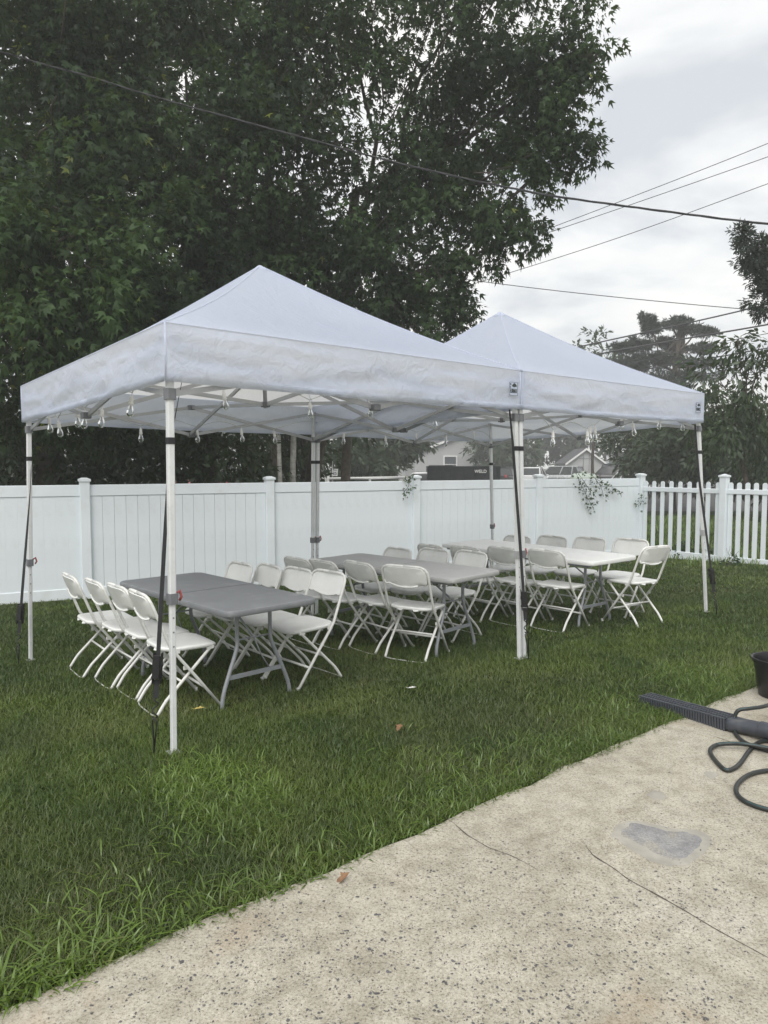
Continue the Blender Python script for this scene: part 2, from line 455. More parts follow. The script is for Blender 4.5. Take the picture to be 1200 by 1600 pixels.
def rrect(w, d, r_, n=5, cx=0, cy_=0):
    pts = []
    for (sx, sy, a0) in ((1, -1, -90), (1, 1, 0), (-1, 1, 90), (-1, -1, 180)):
        for i in range(n + 1):
            a = R(a0 + 90 * i / n); pts.append((cx + sx * (w / 2 - r_) + r_ * math.cos(a), cy_ + sy * (d / 2 - r_) + r_ * math.sin(a)))
    return pts
def text_mesh(name, body, size, mat, parent, loc, rot, extrude=.001, bold=True, sx=1.0, xalign='CENTER'):
    cu = bpy.data.curves.new(name, 'FONT'); cu.body = body; cu.size = size; cu.align_x = xalign; cu.align_y = 'CENTER'; cu.extrude = extrude
    if bold: cu.offset = size * .018
    to = bpy.data.objects.new('tmp', cu); COL.objects.link(to)
    dg = bpy.context.evaluated_depsgraph_get(); me = bpy.data.meshes.new_from_object(to.evaluated_get(dg))
    bpy.data.objects.remove(to)
    me.materials.clear(); me.materials.append(MATS[mat])
    o = bpy.data.objects.new(name, me); COL.objects.link(o); o.parent = parent; o.location = loc; o.rotation_euler = rot; o.scale = (sx, 1, 1)
    return o
def catmull(pts, n=8):
    pts = [Vector(p) for p in pts]; outp = []
    ext = [pts[0] * 2 - pts[1]] + pts + [pts[-1] * 2 - pts[-2]]
    for i in range(1, len(ext) - 2):
        a, b_, c, d = ext[i - 1:i + 3]
        for k in range(n):
            t = k / n
            outp.append(.5 * ((2 * b_) + (c - a) * t + (2 * a - 5 * b_ + 4 * c - d) * t * t + (3 * b_ - a - 3 * c + d) * t ** 3))
    outp.append(pts[-1]); return outp

# ================================================================== SETTING
def build_ground():
    xs = np.concatenate([[-260, -160, -100, -60, -30, -18], np.arange(-12, 12.01, .5), [18, 30, 60, 100, 160, 260]])
    ys = np.concatenate([[-60, -40, -25, -15, -6], np.arange(-2, 18.01, .5), [24, 32, 45, 70, 110, 180, 260]])
    m = MB()
    vs_ = [(x, y, ground(x, y)) for y in ys for x in xs]; nx = len(xs); fs_ = []
    for j in range(len(ys) - 1):
        for i in range(nx - 1): fs_.append((j * nx + i, j * nx + i + 1, (j + 1) * nx + i + 1, (j + 1) * nx + i))
    m.add(vs_, fs_)
    tag(m.build('lawn_ground', 'lawn_soil', smooth=True), kind='structure')
build_ground()

EDGE_A = Vector((-1.12, 1.98, 0)); EDGE_D = Vector((.779, .627, 0)).normalized(); EDGE_N = Vector((-EDGE_D.y, EDGE_D.x, 0))
def edge_wobble(s):
    return .050 * mnoise.noise(Vector((s * 1.1, 3.3, 0))) + .032 * mnoise.noise(Vector((s * 4, 9.1, 0)))
def build_patio():
    pts = []
    for i in range(0, 61):
        s = -1.4 + i * .15; p = EDGE_A + EDGE_D * s + EDGE_N * edge_wobble(s); pts.append((p.x, p.y))
    far = [(12, 7.5), (12, -4), (-6, -4), (-6, -1.2)]
    ring = pts + far
    m = MB(); n = len(ring)
    m.add([(x, y, .004) for x, y in ring] + [(x, y, -.12) for x, y in ring], [tuple(reversed(range(n)))] + [(i, (i + 1) % n, n + (i + 1) % n, n + i) for i in range(n)])
    o = m.build('patio', 'patio_concrete'); tag(o, kind='structure')
    # cracks and the joint between the slabs: narrow ragged strips of dirt a millimetre proud
    rnd = random.Random(4)
    def crack(px, w, jit=.012):
        base = [atz(x, y, .004) for x, y in px]; pl = []
        for a, b_ in zip(base, base[1:]):
            k = max(2, int((b_ - a).length / .02))
            for i in range(k):
                q = a.lerp(b_, i / k); s_ = q.x * 9 + q.y * 7
                d = (b_ - a).normalized(); nn = Vector((-d.y, d.x, 0))
                pl.append((q + nn * (jit * mnoise.noise(Vector((s_, 1, 0))) + jit * .5 * mnoise.noise(Vector((s_ * 3.7, 5, 0)))), nn))
        mm = MB(); vs_ = []
        for i, (q, nn) in enumerate(pl):
            ww = w * (.25 + .95 * abs(mnoise.noise(Vector((i * .23, 2.2, 0))))) * min(1, .2 + (len(pl) - i) / 12, .2 + i / 8)
            vs_ += [(q.x - nn.x * ww, q.y - nn.y * ww, .0052), (q.x + nn.x * ww, q.y + nn.y * ww, .0052)]
        mm.add(vs_, [(2 * i, 2 * i + 2, 2 * i + 3, 2 * i + 1) for i in range(len(pl) - 1)])
        mm.build('crack', 'crack_dirt', o)
    crack([(698, 1277), (730, 1305), (762, 1324), (820, 1345), (850, 1362)], .0050, .022)
    crack([(905, 1312), (925, 1335), (975, 1368), (1012, 1392), (1070, 1425), (1120, 1455), (1165, 1480), (1215, 1508)], .0062, .034)
    crack([(1090, 1143), (1120, 1152), (1150, 1162), (1200, 1180)], .0042, .004)
    crack([(620, 1305), (640, 1318), (652, 1330)], .002)
    # grey mortar patches
    def patch(px, seed, zt=.0075, mat='patch_mortar'):
        c = [atz(x, y, .004) for x, y in px]; lp = catmull(c + [c[0]], 9)[:-1]
        lp = [(q.x + .016 * mnoise.noise(Vector((q.x * 25, q.y * 25, seed))) + .007 * mnoise.noise(Vector((q.x * 80, q.y * 80, seed))), q.y + .016 * mnoise.noise(Vector((q.x * 25, q.y * 25, seed + 5))) + .007 * mnoise.noise(Vector((q.x * 80, q.y * 80, seed + 3)))) for q in lp]
        cx, cyy = sum(p[0] for p in lp) / len(lp), sum(p[1] for p in lp) / len(lp); k = len(lp); mm = MB()
        rings = [(1, .0045), (.93, zt - .0005), (.6, zt), (.25, zt)]; vs_ = []
        for kk, z in rings: vs_ += [(cx + (x - cx) * kk, cyy + (y - cyy) * kk, z) for x, y in lp]
        fs_ = []
        for r_ in range(3):
            for i in range(k): fs_.append((r_ * k + i, r_ * k + (i + 1) % k, (r_ + 1) * k + (i + 1) % k, (r_ + 1) * k + i))
        fs_.append(tuple(range(3 * k, 4 * k))); mm.add(vs_, fs_)
        mm.build('mortar_patch', mat, o, auto=30)
    patch([(952, 1306), (975, 1284), (1015, 1286), (1050, 1294), (1095, 1299), (1112, 1318), (1088, 1342), (1058, 1353), (1025, 1349), (990, 1330)], 5, .0056, 'patch_smear')
    patch([(966, 1303), (985, 1287), (1015, 1291), (1045, 1299), (1085, 1303), (1098, 1318), (1078, 1336), (1060, 1345), (1035, 1340), (1008, 1325)], 2)
    patch([(1010, 1240), (1024, 1236), (1040, 1241), (1040, 1249), (1022, 1250)], 8, .0062, 'patch_smear')
    patch([(1100, 1208), (1112, 1205), (1122, 1211), (1112, 1218)], 11, .0062, 'patch_smear')
    # exposed aggregate: angular dark stone chips, too many to count
    vs_, tr = [], []
    centres = [(780, 1500, 1.3), (880, 1540, 1.6), (900, 1440, 1.4), (620, 1560, 1.0), (450, 1440, .8), (700, 1420, .7), (1120, 1330, .8), (1000, 1560, 1.0), (520, 1500, .7), (330, 1560, .8), (1150, 1400, .6)]
    cw = [(atz(x, y, 0), w) for x, y, w in centres]
    cnt = 0
    while cnt < 6600:
        x, y = rnd.uniform(-1.6, 3.4), rnd.uniform(1.2, 4.9)
        if (Vector((x, y, 0)) - EDGE_A).dot(EDGE_N) > -.05: continue
        dens = .12 + sum(w * math.exp(-((x - c.x) ** 2 + (y - c.y) ** 2) / .10) for c, w in cw)
        dens *= .35 + 1.1 * max(0, mnoise.noise(Vector((x * 3.1, y * 3.1, 4))) + .25)
        if rnd.random() > dens: continue
        r_ = .0016 + .0060 * rnd.random() ** 2.8 + (.0035 if rnd.random() < .04 else 0)
        k = rnd.choice((4, 5, 5, 6)); a0 = rnd.random() * 6.28; st = rnd.uniform(.32, .9); rot = rnd.random() * 6.28
        b0 = len(vs_)
        for i in range(k):
            a = a0 + 6.283 * i / k + rnd.uniform(-.35, .35); rr = r_ * rnd.uniform(.65, 1.15)
            px_, py_ = rr * math.cos(a), rr * math.sin(a) * st
            vs_.append((x + px_ * math.cos(rot) - py_ * math.sin(rot), y + px_ * math.sin(rot) + py_ * math.cos(rot), .0048 + rnd.random() * .0008))
        for i in range(1, k - 1): tr.append((b0, b0 + i, b0 + i + 1))
        cnt += 1
    c = np_mesh('aggregate_chips', np.array(vs_), np.array(tr), 'stone_chip', o); c['kind'] = 'stuff'
    return o
patio = build_patio()

lot = MB().add([(-45, 27, -.194), (70, 27, -.194), (70, 69, -.194), (-45, 69, -.194)], [(0, 1, 2, 3)]).build('parking_lot', 'asphalt'); tag(lot, kind='structure')

# ------------------------------------------------------------------ grass
def blades(name, x, y, h, w, lean, tint, mat, label, zoff=0.0, seg=1, droop=.5, parent=None, rng=None):
    n = len(x); z = ground_np(x, y) + zoff
    a = rng.uniform(0, 2 * np.pi, n); ca, sa = np.cos(a), np.sin(a)
    b = a + np.pi / 2 + rng.normal(0, .5, n); lx, ly = np.cos(b) * lean, np.sin(b) * lean
    def P(t, s):
        return np.stack([x + ca * w * s + lx * h * t ** 1.8, y + sa * w * s + ly * h * t ** 1.8, z + h * (t - droop * (lean * .55) * t * t)], 1)
    if seg == 1:
        ring = [P(0, -.5), P(0, .5), P(.55, -.42), P(.55, .42), P(1, 0)]
        tri = np.array([(0, 1, 3), (0, 3, 2), (2, 3, 4)])
    else:
        ring = [P(0, -.5), P(0, .5), P(.35, -.6), P(.35, .6), P(.7, -.45), P(.7, .45), P(1, 0)]
        tri = np.array([(0, 1, 3), (0, 3, 2), (2, 3, 5), (2, 5, 4), (4, 5, 6)])
    k = len(ring); v = np.stack(ring, 1).reshape(-1, 3)
    t = (tri[None] + (np.arange(n) * k)[:, None, None]).reshape(-1, 3)
    tn = np.repeat(tint, k, axis=0)
    o = np_mesh(name, v, t, mat, parent, tn)
    if label: tag(o, label, 'grass', kind='stuff')
    return o
def vnoise(x, y, s, seed):
    rr = np.random.default_rng(seed); G = rr.random((64, 64))
    fx, fy = x * s + 100.3, y * s + 77.7
    ix, iy = np.floor(fx).astype(int), np.floor(fy).astype(int); tx, ty = fx - ix, fy - iy
    tx, ty = tx * tx * (3 - 2 * tx), ty * ty * (3 - 2 * ty)
    g = lambda i, j: G[i % 64, j % 64]
    return (g(ix, iy) * (1 - tx) + g(ix + 1, iy) * tx) * (1 - ty) + (g(ix, iy + 1) * (1 - tx) + g(ix + 1, iy + 1) * tx) * ty
def edge_dist(x, y): return (x - EDGE_A.x) * EDGE_N.x + (y - EDGE_A.y) * EDGE_N.y
def fence_dist(x, y): return -((x - FA.x) * FN.x + (y - FA.y) * FN.y)
def lush(x, y):
    """coarse bright grass: along the patio and in a few patches"""
    e_ = np.exp(-np.maximum(edge_dist(x, y), 0) / .15) * .95
    for px, py, r_, k in ((320, 1212, .16, 1.7), (410, 1232, .10, 1.0), (395, 1275, .14, 1.2), (300, 1262, .10, .8), (260, 1330, .16, .35), (120, 1420, .2, .35), (690, 1200, .22, .45), (960, 1110, .25, .6), (1100, 1060, .30, .7), (860, 1170, .20, .55), (560, 1120, .2, .15)):
        c = atz(px, py, 0); e_ = e_ + k * np.exp(-((x - c.x) ** 2 + (y - c.y) ** 2) / (2 * r_ * r_))
    return np.clip(e_ * (.45 + .9 * vnoise(x, y, 3.0, 5)), 0, 1)
def build_grass():
    rng = np.random.default_rng(11)
    X, Y = [], []
    W_ = []
    for (y0, y1, dens, wid) in ((1.6, 3.2, 14000, .0026), (3.2, 4.6, 11500, .0030), (4.6, 6.5, 6500, .0038), (6.5, 9, 3200, .0054), (9, 14.6, 1400, .0085)):
        hx = .60 * y1 + 1.0; n = int(dens * (y1 - y0) * 2 * hx)
        x, y = rng.uniform(-hx, hx, n), rng.uniform(y0, y1, n)
        k = (edge_dist(x, y) > .0) & (fence_dist(x, y) > .02) & (np.abs(x) < .60 * y + 1.0)
        X.append(x[k]); Y.append(y[k]); W_.append(np.full(k.sum(), wid))
    x, y, w = np.concatenate(X), np.concatenate(Y), np.concatenate(W_)
    n = len(x); L = lush(x, y)
    pat = vnoise(x, y, 1.3, 1) * .55 + vnoise(x, y, 4.5, 2) * .45
    h = (.018 + .024 * rng.random(n) ** 1.5 + .012 * pat) * (1 + .6 * L)
    tint = np.stack([np.clip(-.42 + 1.30 * pat + .30 * rng.normal(0, .5, n) + .25 * L, 0, 1), np.where(rng.random(n) < .06, rng.uniform(.3, .9, n), .6 * np.clip(vnoise(x, y, .9, 9) * .6 + vnoise(x, y, 3.1, 8) * .5 - .45, 0, 1))], 1)
    o1 = blades('lawn_grass', x, y, h, w * rng.uniform(.7, 1.3, n), rng.uniform(.2, 1.7, n), tint, 'grass_blade', 'fine dark green mown grass covering the yard under the canopies', rng=rng)
    # coarse blades
    n0 = 210000
    x, y = rng.uniform(-2.6, 4.4, n0), rng.uniform(1.4, 6.6, n0)
    e_ = edge_dist(x, y)
    k = (e_ > -.055 + .05 * vnoise(x, y, 6.0, 21)) & (rng.random(n0) < lush(x, y) ** 1.8) & (np.abs(x) < .62 * y + .8)
    x, y = x[k], y[k]; n = len(x); e_ = e_[k]
    nearb = np.exp(-np.maximum(e_, 0) / .35) * np.clip((3.4 - y) / 1.2, 0, 1)
    h = (.036 + .050 * rng.random(n)) * np.clip(.55 + e_ * 6, .55, 1) * (1 + .45 * nearb)
    far = np.clip((y - 2.0) / 3, 0, 1)
    tint = np.stack([np.clip(.30 + .60 * vnoise(x, y, 2.4, 3) + .2 * rng.normal(0, .6, n) + .3 * np.exp(-((x + .98) ** 2 + (y - 3.6) ** 2) / .12), 0, 1), np.where(rng.random(n) < .03, rng.uniform(.3, .8, n), 0)], 1)
    o2 = blades('crabgrass', x, y, h, (.0028 + .0036 * rng.random(n) ** 1.5) * (1 - .15 * far) * (1 + .5 * nearb), rng.uniform(.4, 1.5, n), tint, 'crabgrass_blade', 'coarse bright green crabgrass along the concrete edge and in patches', zoff=.004, seg=2, droop=.75, rng=rng)
    # grass beyond the picket fence
    n = 16000
    x, y = rng.uniform(3.5, 12, n), rng.uniform(12, 24, n); k = (fence_dist(x, y) < -.05) | (x > 5.2); x, y = x[k], y[k]; n = len(x)
    k = (vnoise(x, y, .35, 4) > .25); x, y = x[k], y[k]; n = len(x)
    tint = np.stack([np.clip(.5 + .4 * rng.random(n), 0, 1), np.where(rng.random(n) < .1, .5, 0)], 1)
    blades('meadow_grass', x, y, .08 + .10 * rng.random(n), np.full(n, .016), rng.uniform(.2, .8, n), tint, 'crabgrass_blade', 'rough sunlit grass behind the picket fence', rng=rng)
build_grass()

# ================================================================== FENCES
FTOP = 1.315
def fence_point(t): return FA + FD * t
def build_fence():
    root = empty('privacy_fence', (FA.x, FA.y, -.2), math.atan2(FD.y, FD.x))
    tag(root, 'long solid white vinyl privacy fence with capped posts behind the tents', 'fence')
    posts = [-1.45, 1.03, 3.56, 6.03, 8.54, 11.03]
    H = FTOP + .2
    pm = None
    for t in posts:
        m = MB().box((t, 0, H / 2 - .1 + .025), (.127, .127, H + .25), bev=.008)
        if pm is None:
            pm = m.build('post', 'vinyl', root); base = t
            cm = MB().add([(-.076, -.076, 0), (.076, -.076, 0), (.076, .076, 0), (-.076, .076, 0), (-.076, -.076, .03), (.076, -.076, .03), (.076, .076, .03), (-.076, .076, .03), (-.03, -.03, .05), (.03, -.03, .05), (.03, .03, .05), (-.03, .03, .05)],
                          [(3, 2, 1, 0), (0, 1, 5, 4), (1, 2, 6, 5), (2, 3, 7, 6), (3, 0, 4, 7), (4, 5, 9, 8), (5, 6, 10, 9), (6, 7, 11, 10), (7, 4, 8, 11), (8, 9, 10, 11)])
            cap = cm.build('cap', 'vinyl', pm); cap.location = (t, 0, H + .045)
            pbase, cbase = pm, cap
        else:
            p = pbase.copy(); COL.objects.link(p); p.parent = root; p.location = (t - base, 0, 0)
            c = cbase.copy(); COL.objects.link(c); c.parent = p
    rail_t, rail_b, board = None, None, None
    for a, b_ in zip(posts, posts[1:]):
        L = b_ - a - .127
        cx = (a + b_) / 2
        MB().box((cx, 0, H - .075), (L + .01, .046, .15), bev=.006).build('top_rail', 'vinyl', root)
        MB().box((cx, 0, .075 - .015), (L + .01, .046, .17), bev=.006).build('bottom_rail', 'vinyl', root)
        nb = 16; bw = L / nb
        for i in range(nb):
            if board is None:
                m = MB(); zz0, zz1 = .13, H - .14; w2 = bw / 2 - .0001; g_ = .0016
                m.add([(-w2, .011, zz0), (-w2, -.0098, zz0), (-w2 + g_, -.011, zz0), (w2 - g_, -.011, zz0), (w2, -.0098, zz0), (w2, .011, zz0),
                       (-w2, .011, zz1), (-w2, -.0098, zz1), (-w2 + g_, -.011, zz1), (w2 - g_, -.011, zz1), (w2, -.0098, zz1), (w2, .011, zz1)],
                      [(0, 1, 7, 6), (1, 2, 8, 7), (2, 3, 9, 8), (3, 4, 10, 9), (4, 5, 11, 10), (5, 0, 6, 11), (5, 4, 3, 2, 1, 0), (6, 7, 8, 9, 10, 11)])
                board = m.build('board', 'vinyl', root); o = board
            else:
                o = board.copy(); COL.objects.link(o); o.parent = root
            o.location = (a + .0635 + bw * (i + .5), random.uniform(-.0008, .0008), 0)
build_fence()

def build_picket():
    c0 = fence_point(11.03); A = Vector((c0.x, c0.y, 0))
    b0 = atz(1128, 881, -.17); b1 = atz(1250, 893, -.17)
    ang = math.atan2(b0.y - A.y, b0.x - A.x)
    root = empty('picket_fence', (A.x, A.y, -.19), ang)
    tag(root, 'open white picket fence with round topped pickets at the right edge', 'fence')
    L1 = Vector((b0.x - A.x, b0.y - A.y)).length
    d2 = Vector((b1.x - b0.x, b1.y - b0.y)); a2 = math.atan2(d2.y, d2.x) - ang
    def picket_mesh(w, H):
        m = MB(); out_ = [(-w / 2, 0), (w / 2, 0)] + [(w / 2 * math.cos(R(a)), H - w / 2 + w / 2 * math.sin(R(a))) for a in range(0, 181, 22)]
        n = len(out_)
        m.add([(x, -.009, z) for x, z in out_] + [(x, .009, z) for x, z in out_], [tuple(range(n)), tuple(reversed(range(n, 2 * n)))] + [((i + 1) % n, i, n + i, n + (i + 1) % n) for i in range(n)])
        return m
    pk = None
    def run(x0, y0, a, L, n, first):
        nonlocal pk
        rot = Matrix.Rotation(a, 3, 'Z')
        for i in range(n):
            q = Vector((x0, y0, 0)) + rot @ Vector((.0635 + .05 + (L - .227) * i / (n - 1), 0, 0)) if n > 1 else Vector()
            if pk is None: pk = picket_mesh(.076, 1.40).build('picket', 'vinyl', root); o = pk
            else: o = pk.copy(); COL.objects.link(o); o.parent = root
            o.location = (q.x, q.y, .06 + random.uniform(-.003, .003)); o.rotation_euler = (0, 0, a)
        for z, hgt, nm in ((1.30, .085, 'top_rail'), (.085, .15, 'bottom_rail')):
            m = MB(); m.box((L / 2, 0, z), (L - .127, .05, hgt), bev=.006)
            o = m.build(nm, 'vinyl', root); o.location = (x0, y0, 0); o.rotation_euler = (0, 0, a)
    run(0, 0, 0, L1, 9, True)
    run(L1, 0, a2, 2.44, 17, False)
    for (x, y, a) in ((L1, 0, 0), (L1 + 2.44 * math.cos(a2), 2.44 * math.sin(a2), a2)):
        p = MB().box((0, 0, .74), (.127, .127, 1.62), bev=.008).build('post', 'vinyl', root); p.location = (x, y, 0); p.rotation_euler = (0, 0, a)
        c = MB().add([(-.076, -.076, 0), (.076, -.076, 0), (.076, .076, 0), (-.076, .076, 0), (-.076, -.076, .03), (.076, -.076, .03), (.076, .076, .03), (-.076, .076, .03), (0, 0, .06)],
                     [(3, 2, 1, 0), (0, 1, 5, 4), (1, 2, 6, 5), (2, 3, 7, 6), (3, 0, 4, 7), (4, 5, 8), (5, 6, 8), (6, 7, 8), (7, 4, 8)]).build('cap', 'vinyl', p)
        c.location = (0, 0, 1.55)
    return A, ang, L1
PICK = build_picket()

# ================================================================== CANOPY TENTS
def loc_shift(m, o):
    m.v = [(x - o.x, y - o.y, z - o.z) for x, y, z in m.v]; return m
TOP = {1: Vector((-3.05, 6.19, 1.95)), 2: Vector((-1.15, 3.88, 2.03)), 3: Vector((1.07, 5.82, 2.03)), 4: Vector((-.77, 8.13, 1.925)), 5: Vector((1.48, 9.99, 1.905)), 6: Vector((3.34, 7.68, 2.03))}
BASE = {1: P1, 2: P2, 3: P3, 4: P4, 5: P5, 6: P6}
VAL_H = .305
def build_canopy(ids, shifts, peak, label, seed, logo_side, logo_u):
    rnd = random.Random(seed)
    tops = [TOP[i] + U * s for i, s in zip(ids, shifts)]
    bases = [BASE[i] + U * s for i, s in zip(ids, shifts)]
    for b_ in bases: b_.z = ground(b_.x, b_.y)
    c = sum(tops, Vector()) / 4; root_loc = Vector((c.x, c.y, ground(c.x, c.y)))
    root = empty('canopy_tent', root_loc); tag(root, label, 'canopy tent', 'pop-up canopy tents')
    def B(m, name, mat, parent=root, **k): return loc_shift(m, root_loc).build(name, mat, parent, **k)
    apex = Vector((peak.x, peak.y, peak.z))
    cor = []
    for i, t in enumerate(tops):
        o_ = (t - c); o_.z = 0; o_.normalize()
        cor.append(t + o_ * .062 + Vector((0, 0, VAL_H)))
    # roof: four fabric panels sagging a little between ridge and eave
    n = 16
    m = MB()
    def roof_pt(a, b_, s_, t):
        q = a.lerp(b_, s_).lerp(apex, t)
        q.z -= (.050 + .045 * math.sin(math.pi * s_)) * math.sin(math.pi * t)
        q.z += .010 * mnoise.noise(Vector((q.x * 2.2, q.y * 2.2, seed))) * (1 - abs(2 * t - 1)) * math.sin(math.pi * s_)
        rr = (Vector((q.x, q.y)) - Vector((apex.x, apex.y))).length
        if rr < .05: q.z -= .012 * (1 - rr / .05) ** 2
        return q
    for k in range(4):
        a, b_ = cor[k], cor[(k + 1) % 4]; vs_ = []
        for j in range(n + 1):
            t = (j / n)
            t = t if j < n else .995
            for i in range(n + 1): vs_.append(roof_pt(a, b_, i / n, t))
        fs_ = [(j * (n + 1) + i, j * (n + 1) + i + 1, (j + 1) * (n + 1) + i + 1, (j + 1) * (n + 1) + i) for j in range(n) for i in range(n)]
        m.add(vs_, fs_)
    roof = B(m, 'roof_fabric', 'canopy_fabric', smooth=True)
    for k in range(4):
        pts = [roof_pt(cor[k], cor[(k + 1) % 4], 0, j / 14 * .985) + Vector((0, 0, .003)) for j in range(15)]
        B(MB().tube(pts, .005, 6), 'ridge_seam', 'canopy_fabric', roof, smooth=True)
    B(MB().lathe([(.001, .010), (.018, .004), (.040, -.014), (.070, -.042)], 14, apex - Vector((0, 0, .004))), 'peak_cap', 'canopy_fabric', roof, smooth=True)
    # valances
    for k in range(4):
        a, b_ = cor[k], cor[(k + 1) % 4]; d = (b_ - a); L = d.length; d.normalize(); nrm = Vector((d.y, -d.x, 0)).normalized()
        if nrm.dot(a - c) < 0: nrm = -nrm
        la, lb = tops[k].z, tops[(k + 1) % 4].z
        nx_, nz_ = 64, 14; vs_ = []
        sd = seed * 10 + k * 3.1
        def vp(s_, t):
            top = a.lerp(b_, s_); bot = la + (lb - la) * s_ - .014 * math.sin(math.pi * s_)
            z = top.z + (bot - top.z) * t; x_ = s_ * L
            env = min(1, s_ * 14, (1 - s_) * 14) * min(1, t * 5)
            # long slanting drag folds that run out from the corners, plus soft puckers
            w = .024 * mnoise.noise(Vector((x_ * 1.1 + t * .6, t * 3.4 - x_ * .35, sd))) + .017 * mnoise.noise(Vector((x_ * 2.6 - t * 1.1, t * 5 + x_ * .8, sd + 4))) + .010 * mnoise.noise(Vector((x_ * 7 - t * 2.5, t * 5, sd + 7)))
            w += .0035 * mnoise.noise(Vector((x_ * 26, t * 2.5, sd + 9))) * (t ** 2)
            return top * 0 + Vector((top.x, top.y, z)) + nrm * (w * env + .004)
        for j in range(nz_ + 1):
            for i in range(nx_ + 1): vs_.append(vp(i / nx_, j / nz_))
        fs_ = [(j * (nx_ + 1) + i, j * (nx_ + 1) + i + 1, (j + 1) * (nx_ + 1) + i + 1, (j + 1) * (nx_ + 1) + i) for j in range(nz_) for i in range(nx_)]
        val = B(MB().add(vs_, fs_), 'valance', 'canopy_fabric', smooth=True)
        # stitched hem and eave seam
        vs_ = []
        for i in range(nx_ + 1):
            pk = .0018 * mnoise.noise(Vector((i * 1.3, sd, 0)))
            vs_ += [vp(i / nx_, .875) + nrm * (.0035 + pk), vp(i / nx_, 1.0) + nrm * .004 + Vector((0, 0, -.002)), vp(i / nx_, 1.0) - nrm * .003 + Vector((0, 0, -.002))]
        B(MB().add(vs_, [(3 * i + q, 3 * i + 3 + q, 3 * i + 4 + q, 3 * i + 1 + q) for i in range(nx_) for q in (0, 1)]), 'hem', 'canopy_fabric', val, smooth=True)
        B(MB().tube([a.lerp(b_, i / 20) + nrm * .006 for i in range(21)], .0045, 6), 'eave_seam', 'canopy_fabric', val, smooth=True)
        B(MB().tube([a + nrm * .004, Vector((a.x, a.y, la)) + nrm * .004], .006, 6), 'corner_seam', 'canopy_fabric', val, smooth=True)
        if k == logo_side:
            q = vp(logo_u, .50) + nrm * .012; ang = math.atan2(d.y, d.x)
            if Vector((-math.sin(ang), math.cos(ang), 0)).dot(nrm) > 0: ang += math.pi
            lg = MB().box((0, 0, 0), (.098, .002, .104)).build('brand_label', 'canopy_fabric', val)
            lg.location = q - root_loc; lg.rotation_euler = (0, 0, ang)
            text = text_mesh('lettering', 'EURMAX', .030, 'lettering_dark', lg, (0, -.0022, -.018), (R(90), 0, 0), sx=.70)
            text.scale = (.70, 1.5, 1)
            mm = MB()
            for (x0, x1, z0, z1) in ((-.049, .049, .050, .052), (-.049, .049, -.052, -.050), (-.049, -.047, -.05, .05), (.047, .049, -.05, .05)): mm.box(((x0 + x1) / 2, -.0022, (z0 + z1) / 2), (x1 - x0, .0015, z1 - z0))
            up = [(-.022 + .066 * i / 10, .022 + .022 * math.sin(math.pi * i / 10)) for i in range(11)]; lo = [(.044 - .066 * i / 10, .022 - .012 * math.sin(math.pi * i / 10) * (.3 + i / 14)) for i in range(1, 10)]
            pp = up + lo; mm.add([(x, -.0026, z) for x, z in pp], [tuple(range(len(pp)))])
            mm.box((-.036, -.0024, .034), (.010, .0015, .012)); mm.box((-.040, -.0024, .012), (.008, .0015, .010))
            mm.build('emblem', 'lettering_dark', lg)
    # legs
    mids_hi = []
    for k in range(4):
        t, b_ = tops[k], bases[k]; tl = t + Vector((0, 0, VAL_H - .075)); d = (tl - b_).normalized()
        H = (tl - b_).length; zc = .86
        inn = (c - t); inn.z = 0; inn.normalize()
        rotm = Matrix.Rotation(math.atan2(U.y, U.x), 3, 'Z')
        def sqbar(p, q, w):
            mm = MB(); e1 = rotm @ Vector((1, 0, 0)); e2 = rotm @ Vector((0, 1, 0)); vs_ = []
            ch = w * .16
            for pt in (p, q):
                for (x, y) in ((-w / 2 + ch, -w / 2), (w / 2 - ch, -w / 2), (w / 2, -w / 2 + ch), (w / 2, w / 2 - ch), (w / 2 - ch, w / 2), (-w / 2 + ch, w / 2), (-w / 2, w / 2 - ch), (-w / 2, -w / 2 + ch)): vs_.append(pt + e1 * x + e2 * y)
            return mm.add(vs_, [tuple(reversed(range(8))), tuple(range(8, 16))] + [(i, (i + 1) % 8, 8 + (i + 1) % 8, 8 + i) for i in range(8)])
        leg = B(sqbar(b_ + d * zc, tl, .038), 'leg', 'alu_white')
        B(sqbar(b_ - Vector((0, 0, .01)), b_ + d * (zc + .02), .031), 'lower_leg', 'alu_white', leg)
        B(sqbar(b_ + d * (zc - .025), b_ + d * (zc + .035), .052), 'clamp', 'bracket_grey' if k != 1 else 'alu_grey', leg)
        e1 = rotm @ Vector((1, 0, 0))
        B(MB().tube([b_ + d * (zc + .03) + e1 * .024, b_ + d * (zc + .045) + e1 * .045, b_ + d * (zc + .01) + e1 * .055, b_ + d * (zc - .01) + e1 * .042], .0075, 8), 'release_latch', 'red_plastic', leg, smooth=True)
        for hz in (.60, .68, .76):
            mm = MB(); ctr = b_ + d * hz - V * .0162; mm.tube([ctr, ctr - V * .001], .005, 8); B(mm, 'pin_hole', 'bracket_grey', leg)
        B(MB().box(b_ + Vector((0, 0, .004)), (.07, .07, .006), rot=rotm), 'foot_plate', 'alu_grey', leg)
        zb = b_ + d * (H - VAL_H - .24)
        B(sqbar(zb - d * .018, zb + d * .018, .044), 'hook_band', 'webbing', leg)
        B(sqbar(tl - d * .02, tl + d * .015, .052), 'top_bracket', 'bracket_grey', leg)
        zs = b_ + d * (H - VAL_H - .02 + .03)
        B(sqbar(zs - d * .03, zs + d * .03, .056), 'slider_bracket', 'bracket_grey', leg)
        mids_hi.append((tl, zs))
